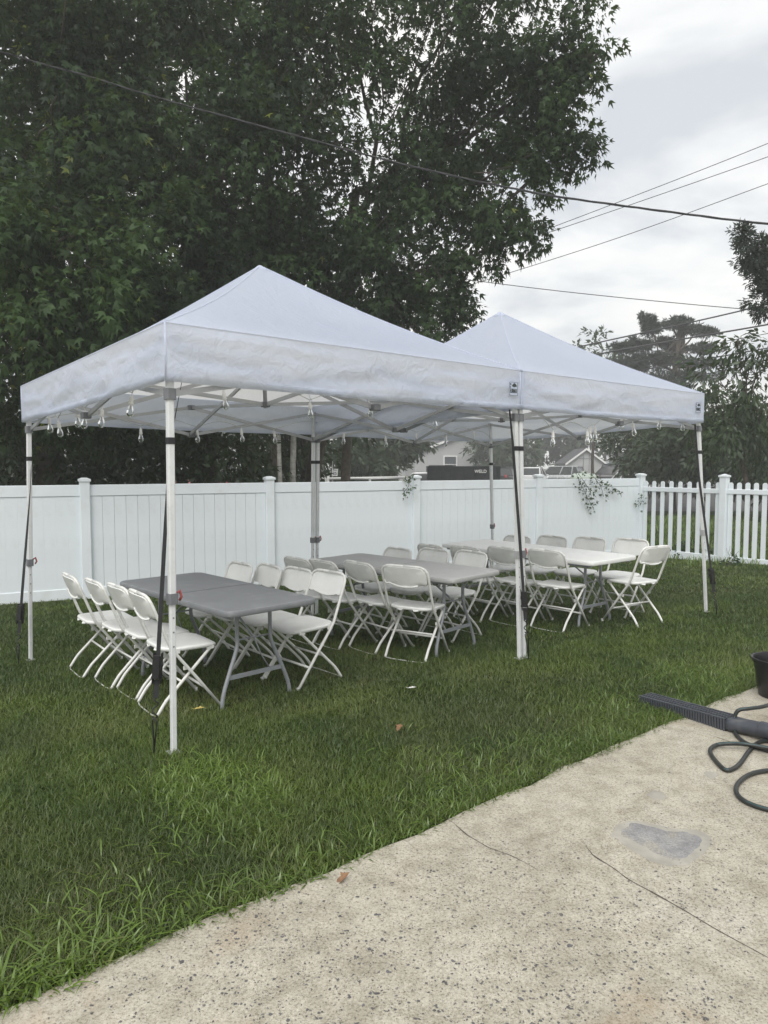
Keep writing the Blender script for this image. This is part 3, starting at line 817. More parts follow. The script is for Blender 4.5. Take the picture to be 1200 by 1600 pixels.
    # scissor truss: each side two crossed pairs; two crossed pairs from each side's middle to the hub
    hub_hi = Vector((c.x, c.y, (sum(t.z for t in tops) / 4) + .42)); hub_lo = Vector((c.x, c.y, (sum(t.z for t in tops) / 4) + .10))
    def bar(p, q, off=Vector()):
        B(MB().tube([p + off, q + off], .01, sq=(.030, .014)), 'truss_bar', 'alu_grey')
    def brk(p):
        B(MB().box(p, (.062, .062, .045), rot=Matrix.Rotation(math.atan2(U.y, U.x), 3, 'Z'), bev=.006), 'truss_bracket', 'bracket_grey')
    for k in range(4):
        (h0, l0), (h1, l1) = mids_hi[k], mids_hi[(k + 1) % 4]
        inn = (c - (h0 + h1) / 2); inn.z = 0; inn.normalize()
        mh = (h0 + h1) / 2 + inn * .02; ml = (l0 + l1) / 2 + inn * .02; ml.z += .005; mh.z = ml.z + .27
        for (a, b_) in ((h0, l0), (h1, l1)):
            bar(a + inn * .02, ml, inn * .010); bar(b_ + inn * .02, mh, inn * -.008)
        brk(mh); brk(ml)
        q = mh.lerp(hub_hi, .5); 
        bar(mh, hub_lo); bar(ml, hub_hi, Vector((0, 0, .0)) + (h1 - h0).normalized() * .018)
        mid = (mh + hub_lo) / 2
    brk(hub_hi); brk(hub_lo)
    B(MB().tube([hub_lo - Vector((0, 0, .03)), Vector((c.x, c.y, apex.z - .10)).lerp(Vector((apex.x, apex.y, apex.z - .10)), 1)], .017, 10), 'centre_pole', 'alu_grey', smooth=True)
    return root, cor, tops
g_ = .030
A_root, A_cor, A_top = build_canopy((2, 3, 4, 1), (0, -g_, -g_, 0), Vector((-1.02, 6.0, 3.215)), 'nearer white canopy tent on the left with its peak against the trees', 3, 0, .955)
B_root, B_cor, B_top = build_canopy((3, 6, 5, 4), (g_, 0, 0, g_), Vector((1.26, 7.9, 3.235)), 'farther white canopy tent on the right with its peak against the sky', 8, 0, .955)

# ------------------------------------------------------------------ ratchet straps
def build_strap(top, mid, anchor, label, rz, face):
    """webbing from the frame down to a ratchet, then a hook and a stake in the grass"""
    loc = Vector((anchor.x, anchor.y, ground(anchor.x, anchor.y)))
    root = empty('ratchet_strap', loc); tag(root, label, 'strap', 'tie-down straps on the tent legs')
    d = (anchor - mid).normalized(); fx = Vector(face).normalized()
    side = fx
    nn = d.cross(side).normalized()
    def B(m, nm, mat, parent=root, **k): return loc_shift(m, loc).build(nm, mat, parent, **k)
    m = MB(); pts = [top, mid]; w = .0115
    vs_ = []
    zr = anchor + (mid - anchor) * .30
    path = [top.lerp(mid, i / 6) for i in range(6)] + [mid.lerp(zr, i / 14) for i in range(15)]
    nP = len(path)
    for i, q in enumerate(path):
        tw = R(70) * math.sin(i / nP * 2.6 + 1.2) * (1 - i / nP)
        s_ = side * math.cos(tw) + nn * math.sin(tw)
        for (a, b_) in ((1, .0012), (1, -.0012), (-1, -.0012), (-1, .0012)): vs_.append(q + s_ * (a * w) + nn * b_)
    fs_ = [(i * 4 + k, i * 4 + (k + 1) % 4, i * 4 + 4 + (k + 1) % 4, i * 4 + 4 + k) for i in range(nP - 1) for k in range(4)] + [(3, 2, 1, 0)]
    B(m.add(vs_, fs_), 'webbing', 'webbing')
    rt = Matrix((side, nn, -d)).transposed()
    # ratchet: two side plates, spool, handle, release bar
    rc = zr + d * .07
    rr = None
    m = MB()
    for s_ in (-1, 1): m.box(rc + side * (.021 * s_), (.004, .040, .17), rot=rt, bev=.001)
    rr = B(m, 'ratchet', 'black_metal')
    B(MB().tube([rc - side * .026 + d * -.02, rc + side * .026 + d * -.02], .017, 12), 'spool', 'webbing', rr, smooth=True)
    B(MB().tube([rc - side * .030 + d * .05, rc + side * .030 + d * .05], .008, 10), 'spindle', 'black_metal', rr, smooth=True)
    B(MB().box(rc + nn * .026 + d * -.01, (.040, .010, .13), rot=rt, bev=.003), 'handle', 'black_metal', rr)
    B(MB().box(rc - nn * .02 + d * .02, (.034, .02, .06), rot=rt, bev=.003), 'pawl', 'black_metal', rr)
    lo = rc + d * .08
    B(MB().box(lo + d * .035, (.030, .004, .10), rot=rt), 'lower_webbing', 'webbing')
    hk = lo + d * .085
    pts = []
    for i in range(25):
        a = i / 24 * 2 * math.pi * 1.55 - 1.2; k = i / 24
        pts.append(hk + d * (.11 * k) + side * (.016 * math.sin(a)) + nn * (.006 * math.cos(a)))
    B(MB().tube(catmull(pts[::3], 5), .0042, 7), 'hook', 'black_metal', smooth=True)
    b_ = anchor.copy(); b_.z = loc.z
    hp = hk + d * .10
    B(MB().tube([hp + side * .014, hp - side * .012 + d * .02, b_ + side * .006 + Vector((0, 0, .05)), b_ - Vector((0, 0, .05))], .0045, 7), 'stake', 'black_metal', smooth=True)
    B(MB().tube([hp - side * .012, hp + side * .014 + d * .03, b_ + Vector((.004, 0, .02))], .0045, 7), 'stake_loop', 'black_metal', smooth=True)
    return root
right = Vector((1, 0, 0))
def gpt(px, py): 
    p = atz(px, py, 0)
    for _ in range(4): p = atz(px, py, ground(p.x, p.y))
    return p
build_strap(aty(284, 597, 3.98), aty(266, 690, 3.97), aty(239, 1168, 3.84), 'black ratchet strap beside the nearest tent leg, its ratchet low over the grass', 0, right)
build_strap(aty(796, 640, 5.74), aty(801, 690, 5.70), aty(825, 1022, 5.74), 'black ratchet strap in front of the double leg where the two tents meet', 0, right)
build_strap(aty(1086, 664, 7.6), aty(1092, 745, 7.5), aty(1119, 952, 7.48), 'black ratchet strap beside the rightmost tent leg in front of the picket fence', 0, right)
build_strap(aty(51, 662, 6.3), aty(47, 770, 6.12), aty(27, 1022, 6.0), 'black ratchet strap beside the leftmost tent leg', 0, right)

# ------------------------------------------------------------------ string lights
BULB = None
def make_bulb():
    m = MB().lathe([(.0, .0), (.004, -.002), (.005, -.022), (.012, -.026), (.0135, -.034), (.0135, -.060), (.0165, -.062), (.0165, -.070), (.0125, -.072), (.0125, -.078), (.0, -.078)], 12)
    s_ = m.build('bulb', 'bulb_socket', None, auto=40)
    g1 = MB().lathe([(.0115, -.076), (.013, -.084), (.0195, -.100), (.0235, -.118), (.0225, -.132), (.0165, -.144), (.008, -.150), (.0005, -.1515)], 14).build('glass', 'bulb_glass', s_, smooth=True)
    f = MB().tube([(-.004, 0, -.080), (-.006, 0, -.112), (0, .004, -.122), (.006, 0, -.112), (.004, 0, -.080)], .0011, 5)
    f.tube([(0, 0, -.078), (0, 0, -.104)], .0035, 6)
    f.build('filament', 'wire_pale', s_)
    return s_
def build_string(bulb_px, label, ends):
    global BULB
    pts = []
    for (x, y, p, n_) in bulb_px:
        q = onplane(x, y, p, n_); pts.append(q + Vector((0, 0, .105)))
    loc = Vector((pts[0].x, pts[0].y, pts[0].z))
    root = empty('string_light', loc); tag(root, label, 'string lights', 'string lights under the tents')
    chain = [ends[0]] + pts + [ends[1]]; wire = []
    for a, b_ in zip(chain, chain[1:]):
        D = (b_ - a).length; up = min(.10, .12 * D)
        for i in range(8):
            t = i / 8; q = a.lerp(b_, t); q.z += up * math.sin(math.pi * t) ** 1.2
            wire.append(q)
    wire.append(chain[-1])
    loc_shift(MB().tube(wire, .0034, 6), loc).build('wire', 'wire_pale', root, smooth=True)
    for q in pts:
        if BULB is None:
            BULB = make_bulb(); b_ = BULB; b_.parent = root; remember(BULB)
        else: b_ = copy_tree(BULB, root)
        b_.location = q - loc + Vector((0, 0, -.002)); b_.rotation_euler = (random.uniform(-.12, .12), random.uniform(-.15, .15), random.uniform(0, 6))
nV = V.copy(); nU = U.copy()
LP = TOP[1] + U * .06; MP = Vector((-1.22, 5.4, 0)); BP = TOP[4] - V * .06; BF = TOP[3] + V * .06
build_string([(x, y, LP, nU) for x, y in ((76, 668), (91, 674), (121, 658), (133, 660), (160, 658), (207, 640))], 'string of clear bulbs along the left edge of the nearer tent', (TOP[1] + U * .06 + Vector((0, 0, .03)), TOP[2] + U * .06 + Vector((0, 0, .10))))
build_string([(x, y, MP, nV) for x, y in ((349, 631), (484, 645), (576, 644), (679, 662))], 'string of clear bulbs across the middle of the nearer tent', (MP - U * .9 + Vector((0, 0, 2.2)), MP + U * 2.7 + Vector((0, 0, 2.1))))
build_string([(x, y, BP, nV) for x, y in ((220, 683), (308, 684), (377, 684), (428, 686), (537, 688), (602, 693), (651, 688), (697, 692), (741, 685))], 'string of small clear bulbs along the back edge of both tents', (TOP[1] - V * .06, TOP[5] - V * .06))
build_string([(x, y, BF, nV) for x, y in ((864, 690), (917, 688), (923, 682), (929, 682), (972, 664), (988, 674), (1031, 664), (1066, 667))], 'string of clear bulbs with a tangled bunch along the front of the farther tent', (TOP[3] + V * .06 + Vector((0, 0, .02)), TOP[6] + V * .06 + Vector((0, 0, .05))))

# ================================================================== TABLES
def build_table(name, label, cx, cy_, ang, L, W, mat, legmat='table_leg', H=.735):
    root = empty(name, (cx, cy_, ground(cx, cy_)), ang); tag(root, label, 'table', 'folding tables under the tents')
    r_ = .07; n = 6
    def half(s_):
        pts = []
        x1 = L / 2
        for (sx, sy, a0) in ((1, -1, -90), (1, 1, 0)):
            for i in range(n + 1):
                a = R(a0 + 90 * i / n); pts.append((s_ * (x1 - r_ + r_ * math.cos(a)), sy * (W / 2 - r_) + r_ * math.sin(a)))
        pts += [(s_ * .0015, W / 2), (s_ * .0015, -W / 2)]
        return pts if s_ > 0 else list(reversed(pts))
    for s_ in (1, -1):
        m = MB(); o_ = half(s_)
        k = len(o_); z1, z0 = H, H - .042; cxx = s_ * L / 4
        def ring(d, z):
            rr = []
            for (x, y) in o_:
                # inset outer edges only
                ex = x - s_ * d if abs(x) > L / 2 - r_ - .001 else x
                ey = y - math.copysign(d, y)
                rr.append((ex, ey, z))
            return rr
        rings = [ring(.014, z0), ring(.004, z0), ring(0, z0 + .008), ring(0, z1 - .012), ring(.003, z1 - .004), ring(.009, z1), ring(.022, z1 - .0008), ring(.026, z1 - .0016)]
        vs_ = [p for r in rings for p in r]
        fs_ = [tuple(reversed(range(k))), tuple(range((len(rings) - 1) * k, len(rings) * k))]
        for j in range(len(rings) - 1):
            for i in range(k): fs_.append((j * k + i, j * k + (i + 1) % k, (j + 1) * k + (i + 1) % k, (j + 1) * k + i))
        t = m.add(vs_, fs_).build('tabletop_half', mat, root, auto=35)
    for s_ in (1, -1):
        m = MB(); m.tube([(-L / 2 + .06, s_ * (W / 2 - .07), H - .055), (L / 2 - .06, s_ * (W / 2 - .07), H - .055)], .012, sq=(.025, .022)); m.build('side_rail', legmat, root)
    for e_ in (1, -1):
        x0 = e_ * (L / 2 - .27)
        for s_ in (1, -1):
            pts = [(x0, s_ * .135, H - .045), (x0, s_ * .135, .50), (x0 + e_ * .004, s_ * .137, .44), (x0 + e_ * .010, s_ * .16, .37), (x0 + e_ * .02, s_ * .225, .22), (x0 + e_ * .025, s_ * .262, .12), (x0 + e_ * .03, s_ * .275, .06), (x0 + e_ * .03, s_ * .276, .006)]
            lg = MB().tube(catmull(pts, 4), .0145, 10).build('leg', legmat, root, smooth=True)
            MB().lathe([(.0, 0), (.017, 0), (.018, .02), (.0155, .03)], 10, (x0 + e_ * .03, s_ * .276, .0)).build('foot_cap', 'bracket_grey', lg)
        MB().tube([(x0 + e_ * .02, -.222, .225), (x0 + e_ * .02, .222, .225)], .01, sq=(.028, .014)).build('leg_crossbar', legmat, root)
        MB().tube([(x0, -.30, H - .058), (x0, .30, H - .058)], .012, 8).build('hinge_bar', legmat, root, smooth=True)
        MB().tube([(x0, -.135, .47), (x0, .135, .47)], .007, 8).build('upper_crossbar', legmat, root, smooth=True)
        MB().tube([(x0, 0, .47), (x0 - e_ * .22, 0, .60), (x0 - e_ * .46, 0, H - .05)], .008, 8).build('brace', legmat, root, smooth=True)
        MB().tube([(x0, .0, .47), (x0 + e_ * .012, .05, .34), (x0 + e_ * .02, .12, .225)], .005, 6).build('lock_rod', legmat, root, smooth=True)
    return root
T1c = (-1.29, 5.33)
build_table('folding_table', 'dark grey folding table nearest the camera with plain grey top', -1.30, 5.33, R(-46.5), 1.68, .735, 'table_grey')
build_table('folding_table', 'lighter grey folding table in the middle, between the dark grey and white ones', .155, 6.70, R(-43), 1.80, .73, 'table_greylight')
build_table('folding_table', 'white topped folding table farthest from the camera', 1.66, 7.95, R(-50.4), 2.12, .82, 'table_white')

# ================================================================== CHAIRS
def make_chair():
    root = empty('folding_chair')
    # seat
    out_ = []
    for (x, y) in rrect(.40, .415, .10, 5, .02, 0):
        k = 1 - .06 * max(0, -(x - .02)) / .2; out_.append((x, y * k))
    def dish(x, y):
        r2 = ((x - .01) / .17) ** 2 + (y / .17) ** 2
        return -.012 * math.exp(-r2 * .9) - .020 * max(0, (x - .12) / .1) ** 2 + .006 * max(0, (-x - .06) / .12)
    st = MB().slab(out_, .418, .446, .009, dish).build('seat', 'chair_plastic', root, auto=50)
    # folded lip at the back of the seat with its cut-out
    MB().tube([(-.178, -.10, .424), (-.186, -.06, .418), (-.172, -.045, .430), (-.172, .045, .430), (-.186, .06, .418), (-.178, .10, .424)], .007, 6).build('seat_lip', 'chair_plastic', st, smooth=True)
    # backrest
    o2 = [(-.12, .592), (-.06, .574), (0, .569), (.06, .574), (.12, .592), (.15, .604), (.165, .597), (.19, .602), (.197, .63), (.197, .72), (.19, .758), (.165, .786), (.125, .797), (0, .800), (-.125, .797), (-.165, .786), (-.19, .758), (-.197, .72), (-.197, .63), (-.19, .602), (-.165, .597), (-.15, .604)]
    o2 = [(y_, .80 - (.80 - h_) * .76) for y_, h_ in o2]
    m = MB().slab(o2, -.007, .007, .004)
    def bx(h): return -.135 - (h - .46) * .393
    m.v = [(bx(z2) + c_ - .030 * math.cos(max(-1, min(1, a / .21)) * math.pi / 2), a, z2) for (a, z2, c_) in m.v]
    br = m.build('backrest', 'chair_plastic', root, auto=50)
    m = MB(); rim = o2 + [o2[0]]
    m.tube([(bx(z) - .012 - .030 * math.cos(max(-1, min(1, a / .21)) * math.pi / 2), a, z) for a, z in rim[:9]], .0075, 6); m.build('lower_rim', 'chair_plastic', br, smooth=True)
    for s_ in (1, -1):
        pts = [(bx(.806), 0, .806), (bx(.806), s_ * .11, .806), (bx(.803), s_ * .155, .803), (bx(.788), s_ * .19, .788), (bx(.76), s_ * .209, .76), (bx(.72), s_ * .2135, .72), (bx(.58), s_ * .2135, .58), (-.135, s_ * .2135, .46), (-.10, s_ * .2135, .41), (.05, s_ * .2135, .2165), (.205, s_ * .2135, .010)]
        l1 = MB().tube(pts, .0108, 10).build('front_leg', 'chair_tube', root, smooth=True)
        MB().lathe([(0, -.002), (.013, 0), (.0135, .02), (.011, .024)], 10, (.209, s_ * .2135, 0)).build('foot_cap', 'chair_plastic', l1)
        pts = [(.165, s_ * .187, .424), (.13, s_ * .187, .385), (-.13, s_ * .187, .128), (-.165, s_ * .187, .090), (-.19, s_ * .187, .055), (-.222, s_ * .187, .006)]
        l2 = MB().tube(catmull(pts, 4), .0108, 10).build('rear_leg', 'chair_tube', root, smooth=True)
        MB().box((-.03, s_ * .2, .300), (.028, .012, .028), bev=.003).build('pivot', 'chair_tube', l2)
        MB().box((-.095, s_ * .214, .424), (.05, .006, .03)).build('seat_bracket', 'chair_tube', l1)
        MB().box((.15, s_ * .190, .412), (.05, .016, .02)).build('hinge', 'chair_tube', l2)
    def fl(z): t = (z - .010) / (.2165 - .010); return .205 + (.05 - .205) * t
    MB().tube([(fl(.15), -.2135, .15), (fl(.15), .2135, .15)], .009, 8).build('front_crossbar', 'chair_tube', root, smooth=True)
    MB().tube([(-.05, -.187, .207), (-.05, .187, .207)], .008, 8).build('rear_crossbar', 'chair_tube', root, smooth=True)
    MB().tube([(-.222, -.187, .006), (-.236, -.12, .003), (-.236, .12, .003), (-.222, .187, .006)], .0042, 8).build('foot_bar', 'chair_tube', root, smooth=True)
    return root
CH = make_chair(); remember(CH)
UA = 40.0
g1, g2, g3 = 'chairs around the dark grey table', 'chairs around the lighter grey table', 'chairs around the white table'
fr = 'white folding chair left of the dark grey table, '
bk = 'white folding chair right of the dark grey table, '
c1 = 'white folding chair on the left side of the lighter grey table, '
d1 = 'white folding chair on the fence side of the lighter grey table, '
e1 = 'white folding chair before the white table, '
f1 = 'white folding chair on fence side of the white table, '
CHAIRS = [
    (-2.33, 5.86, UA - 2, fr + 'farthest from camera', g1), (-1.99, 5.54, UA - 1, fr + 'second from the fence end', g1), (-1.71, 5.26, UA, fr + 'second nearest the camera', g1), (-1.42, 4.86, UA - 3, fr + 'nearest, behind the front tent leg', g1),
    (-1.47, 6.17, UA + 180, bk + 'farthest from camera', g1), (-1.20, 6.00, UA + 177, bk + 'second farthest from camera', g1), (-.92, 5.73, UA + 180, bk + 'second nearest the camera', g1), (-.62, 5.43, UA + 183, bk + 'nearest the camera', g1),
    (-.64, 6.90, UA + 3, c1 + 'farthest from camera', g2), (-.37, 6.68, UA + 2, c1 + 'second farthest from camera', g2), (-.03, 6.47, UA, c1 + 'second nearest the camera', g2), (.28, 6.13, UA + 22, c1 + 'nearest the camera', g2),
    (-.05, 7.34, UA + 180, d1 + 'leftmost of the three', g2), (.33, 7.15, UA + 182, d1 + 'middle of the three', g2), (.66, 6.88, UA + 180, d1 + 'rightmost of the three', g2),
    (.71, 8.00, UA, e1 + 'leftmost of its row', g3), (1.06, 7.82, UA + 3, e1 + 'second from the left', g3), (1.42, 7.56, UA + 2, e1 + 'behind the double tent leg', g3), (1.78, 7.19, UA + 4, e1 + 'just right of the double tent leg', g3),
    (1.47, 8.74, UA + 180, f1 + 'leftmost of its row', g3), (1.87, 8.55, UA + 181, f1 + 'second from the left', g3), (2.24, 8.23, UA + 180, f1 + 'second from the right', g3), (2.59, 7.83, UA + 180, f1 + 'rightmost of its row', g3),
    (2.56, 7.26, 121, 'white folding chair alone at the right end of the white table', g3)]
for i, (x, y, a, lab, grp) in enumerate(CHAIRS):
    o = CH if i == 0 else copy_tree(CH)
    o.location = (x, y, ground(x, y) + .004); o.rotation_euler = (random.uniform(-.012, .012), random.uniform(-.012, .012), R(a))
    tag(o, lab, 'chair', grp)

# ================================================================== THINGS ON THE PATIO
def build_drain():
    a, b_ = atz(1008, 1084, .05), atz(1143, 1128, .05); d = (b_ - a); L = d.length; ang = math.atan2(d.y, d.x)
    root = empty('drain_extension', (a.x, a.y, .004), ang); root.rotation_euler = (0, R(-3.0), ang); root.location.z = -.030; tag(root, 'dark grey ribbed slotted plastic drain extension lying half in the grass', 'drain pipe')
    W, H = .125, .075
    MB().box((L / 2, 0, H / 2 - .003), (L, W - .016, H - .012)).build('channel', 'drain_dark', root)
    nr = 34; rib = None
    for i in range(nr):
        if rib is None:
            m = MB(); m.box((0, -W / 2 + .004, H / 2), (.0125, .010, H), bev=.003); m.box((0, W / 2 - .004, H / 2), (.0125, .010, H), bev=.003)
            m.box((0, 0, H - .004), (.0070, W - .004, .009)); rib = m.build('rib', 'drain_plastic', root); o = rib
        else: o = rib.copy(); COL.objects.link(o); o.parent = root
        o.location = (L * (i + .5) / nr, 0, 0)
    for y in (-.056, -.016, .016, .056):
        MB().box((L / 2, y, H + .0015), (L, .007 if abs(y) < .05 else .012, .004)).build('top_strip', 'drain_plastic', root)
    # smooth adapter, square to round, then the bellows
    prof = [(0, W * .50, H * .50, 0), (.03, W * .50, H * .5, 0), (.07, W * .45, H * .52, .5), (.13, .048, .044, 1), (.19, .046, .046, 1)]
    m = MB(); vs_ = []; nseg = 20
    for (x, hy, hz, rd) in prof:
        for k in range(nseg):
            a_ = 2 * math.pi * k / nseg; cx, sx_ = math.cos(a_), math.sin(a_); p_ = 5 - 3 * rd
            rr = (abs(cx) ** p_ + abs(sx_) ** p_) ** (-1 / p_); vs_.append((L + x, cx * rr * hy, hz + .002 + sx_ * rr * hz * .98))
    fs_ = [(j * nseg + k, j * nseg + (k + 1) % nseg, (j + 1) * nseg + (k + 1) % nseg, (j + 1) * nseg + k) for j in range(len(prof) - 1) for k in range(nseg)]
    m.add(vs_, fs_ + [tuple(reversed(range(nseg)))]).build('adapter', 'drain_plastic', root, smooth=True)
    pts, rs = [], []
    for i in range(60):
        pts.append((L + .18 + i * .009, -.0015 * max(0, i - 10) ** 1.2, .05)); rs.append(.050 if i % 2 else .043)
    MB().tube(pts, rs, 16).build('bellows', 'drain_plastic', root, smooth=True)
    return root
build_drain()

def build_hose():
    def G(px, z): return [atz(x, y, zz_) for (x, y), zz_ in zip(px, z)]
    r_ = .0115
    px = [(1290, 1060), (1240, 1085), (1200, 1102), (1172, 1107), (1154, 1110), (1147, 1123), (1147, 1138), (1152, 1150), (1166, 1161), (1190, 1170), (1225, 1180), (1262, 1183), (1270, 1172), (1240, 1161), (1200, 1158), (1184, 1161), (1170, 1174), (1158, 1191), (1146, 1201), (1134, 1203), (1122, 1193), (1112, 1180), (1110, 1171), (1120, 1164), (1140, 1162), (1165, 1163), (1200, 1169), (1250, 1180), (1290, 1195), (1285, 1208), (1240, 1204), (1200, 1204), (1172, 1210), (1155, 1222), (1150, 1234), (1156, 1246), (1172, 1256), (1200, 1265), (1250, 1275), (1330, 1280)]
    z = [.10, .13, .14, .135, .12, .07, .03] + [.016] * (len(px) - 7)
    for k in range(22, 28): z[k] = .036 if k >= 24 else .022
    pts = catmull(G(px, z), 6)
    c = pts[0]; root = empty('garden_hose', (pts[120].x, pts[120].y, .004)); loc = Vector(root.location)
    tag(root, 'dark green garden hose looped on the concrete at the right edge', 'hose')
    loc_shift(MB().tube(pts, r_, 10), loc).build('tube', 'hose_rubber', root, smooth=True)
    st = [p + Vector((-.35, -.55, .76)).normalized() * (r_ * .80) for p in pts]
    loc_shift(MB().tube(st, .0030, 6), loc).build('stripe', 'hose_stripe', root, smooth=True)
build_hose()

def build_pot():
    root = empty('plant_pot', (2.70, 4.80, .004)); tag(root, 'black plastic pot standing at the right edge of the patio', 'pot')
    MB().lathe([(.0, 0), (.118, 0), (.122, .006), (.160, .235), (.172, .238), (.176, .262), (.170, .266), (.163, .262), (.155, .235), (.150, .20)], 28).build('wall', 'pot_black', root, auto=40)
    MB().lathe([(.0, .19), (.08, .195), (.149, .19)], 20).build('soil', 'pot_soil', root, smooth=True)
build_pot()

def dry_leaf(name, px, py, size, mat, label, rz, curl=.5, pitch=.3):
    p = gpt(px, py); m = MB(); n = 7
    outl = [(-.5, 0), (-.3, .22), (-.05, .20), (.02, .36), (.18, .20), (.5, .02), (.2, -.18), (.05, -.34), (-.06, -.18), (-.3, -.2)]
    vs_ = [(x * size, y * size, abs(y) * size * curl + (x + .5) * size * pitch) for x, y in outl] + [(0, 0, size * pitch * .5)]
    k = len(outl); m.add(vs_, [(i, (i + 1) % k, k) for i in range(k)])
    m.tube([(-.5 * size, 0, .001), (-.72 * size, .05 * size, .006)], .0012, 5)
    o = m.build(name, mat); o.location = (p.x, p.y, p.z + .006); o.rotation_euler = (0, 0, rz); tag(o, label, 'leaf', 'fallen leaves'); return o
dry_leaf('fallen_leaf', 536, 1383, .062, 'dry_leaf', 'curled brown dry leaf on the concrete near the grass edge', .6, .8, .55)
dry_leaf('fallen_leaf', 972, 1276, .050, 'dry_leaf', 'small dark dry leaf on the concrete above the grey patch', 2.9, .4, .2)
o = dry_leaf('fallen_leaf', 624, 1150, .065, 'dry_leaf', 'reddish brown dry leaf lying in the grass', 1.2, .6, .3); o.location.z += .035
o = dry_leaf('fallen_leaf', 312, 1117, .07, 'yellow_leaf', 'yellow leaf in the grass right of the front tent leg', .2, .3, .1); o.location.z += .035
o = dry_leaf('paper_scrap', 644, 1085, .06, 'paper_scrap', 'small whitish scrap lying in the grass in front of the tables', .1, .2, .1); o.location.z += .04; o['category'] = 'litter'; del o['group']

# ================================================================== TREES AND SHRUBS
MAPLE = (np.array([(0, 0, 0), (-.20, .12, .03), (-.44, .58, .05), (-.115, .36, .0), (0, 1.0, -.06), (.115, .36, .0), (.44, .58, .05), (.20, .12, .03)]), np.array([(0, 2, 1), (0, 3, 2), (0, 4, 3), (0, 5, 4), (0, 6, 5), (0, 7, 6)]))
OVATE = (np.array([(0, 0, 0), (-.22, .35, .04), (0, 1.0, -.06), (.22, .35, .04), (0, .4, -.02)]), np.array([(0, 4, 1), (1, 4, 2), (0, 3, 4), (3, 2, 4)]))
LANCE = (np.array([(0, 0, 0), (-.11, .4, .02), (0, 1.0, -.08), (.11, .4, .02)]), np.array([(0, 2, 1), (0, 3, 2)]))
NEEDLE = (np.array([(0, 0, 0), (-.10, .45, 0), (0, 1.0, .0), (.10, .45, 0), (0, .3, .12), (0, .5, -.12)]), np.array([(0, 2, 1), (0, 3, 2), (4, 5, 2)]))
def norm(a): return a / np.maximum(np.linalg.norm(a, axis=1, keepdims=True), 1e-9)
def foliage(name, boughs, leaf, shape, mat, parent, loc, seed, per_spray=26, twig=.45, droop=.35, tintmid=.4, yellow=.01, shell=2.4, size_var=.35, flat=.6, clump=7, zflat=1.0):
    """boughs: (x,y,z, rx,ry,rz, n_sprays). Leafy twigs scattered through the crown's volume."""
    rng = np.random.default_rng(seed); C_, D_, T_ = [], [], []
    for b in boughs:
        x, y, z, rx, ry, rz_, ns = b[:7]; ns = int(ns)
        u = norm(rng.normal(0, 1, (ns, 3))); rho = rng.random((ns, 1)) ** (1 / shell)
        nc = max(2, int(ns / clump)); uc = norm(rng.normal(0, 1, (nc, 3))) * rng.random((nc, 1)) ** (1 / shell)
        w_ = rng.integers(0, nc, ns); sub = .36 if nc > 3 else .6
        loc_ = uc[w_] * .80 + u * rho * sub * rng.uniform(.6, 1.3, (nc, 1))[w_]
        u = norm(uc[w_] * .55 + u * .8)
        p = np.array([x, y, z]) + loc_ * np.array([rx, ry, rz_])
        d = norm(u * .9 + rng.normal(0, .45, (ns, 3)) - np.array([0, 0, droop]))
        d = norm(d * np.array([1, 1, zflat]))
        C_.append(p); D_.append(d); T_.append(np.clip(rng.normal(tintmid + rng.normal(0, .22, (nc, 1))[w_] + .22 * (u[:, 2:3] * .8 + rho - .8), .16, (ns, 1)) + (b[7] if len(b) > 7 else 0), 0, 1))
    P, D, T = np.concatenate(C_), np.concatenate(D_), np.concatenate(T_); S = len(P)
    k = per_spray; t = rng.random((S, k, 1)) ** .8
    side = norm(np.cross(D, rng.normal(0, 1, (S, 3)))); side2 = np.cross(D, side)
    an = rng.uniform(0, 2 * np.pi, (S, k, 1))
    rad = side[:, None] * np.cos(an) + side2[:, None] * np.sin(an)
    pos = P[:, None] + D[:, None] * (t * twig) + rad * (.16 * twig * (1 + rng.random((S, k, 1)))) - np.array([0, 0, 1.0]) * (t ** 2 * twig * .25)
    ax = (D[:, None] * .7 + rad * .8 + rng.normal(0, .35, (S, k, 3)) - np.array([0, 0, droop * 1.1])).reshape(-1, 3); ax = norm(ax)
    nr = norm((np.array([0, 0, 1.0]) * flat + rng.normal(0, .55, (S * k, 3))))
    nr = norm(nr - ax * np.sum(nr * ax, 1, keepdims=True)); bi = np.cross(ax, nr)
    pos = pos.reshape(-1, 3); n = len(pos); Ls = leaf * (1 - size_var + 2 * size_var * rng.random((n, 1)))
    sv, st = shape
    v = pos[:, None] + Ls[:, None] * (sv[None, :, 0:1] * bi[:, None] + sv[None, :, 1:2] * ax[:, None] + sv[None, :, 2:3] * nr[:, None])
    v = v.reshape(-1, 3) - np.array(loc)
    tr = (st[None] + (np.arange(n) * len(sv))[:, None, None]).reshape(-1, 3)
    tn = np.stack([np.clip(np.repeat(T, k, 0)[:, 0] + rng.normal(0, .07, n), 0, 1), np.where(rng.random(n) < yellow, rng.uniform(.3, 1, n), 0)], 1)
    return np_mesh(name, v, tr, mat, parent, np.repeat(tn, len(sv), 0))
def limb(m, a, b_, r0, r1, seed, wob=.12, n=9):
    a, b_ = Vector(a), Vector(b_); L = (b_ - a).length; pts, rs = [], []
    for i in range(n):
        t = i / (n - 1); q = a.lerp(b_, t)
        k = wob * L * math.sin(math.pi * t)
        q += Vector((mnoise.noise(Vector((t * 2.3, seed, 0))), mnoise.noise(Vector((t * 2.3, seed, 7))), .5 * mnoise.noise(Vector((t * 2.3, seed, 13))) + .25)) * k
        pts.append(q); rs.append(r0 + (r1 - r0) * t)
    m.tube(pts, rs, 8); return pts
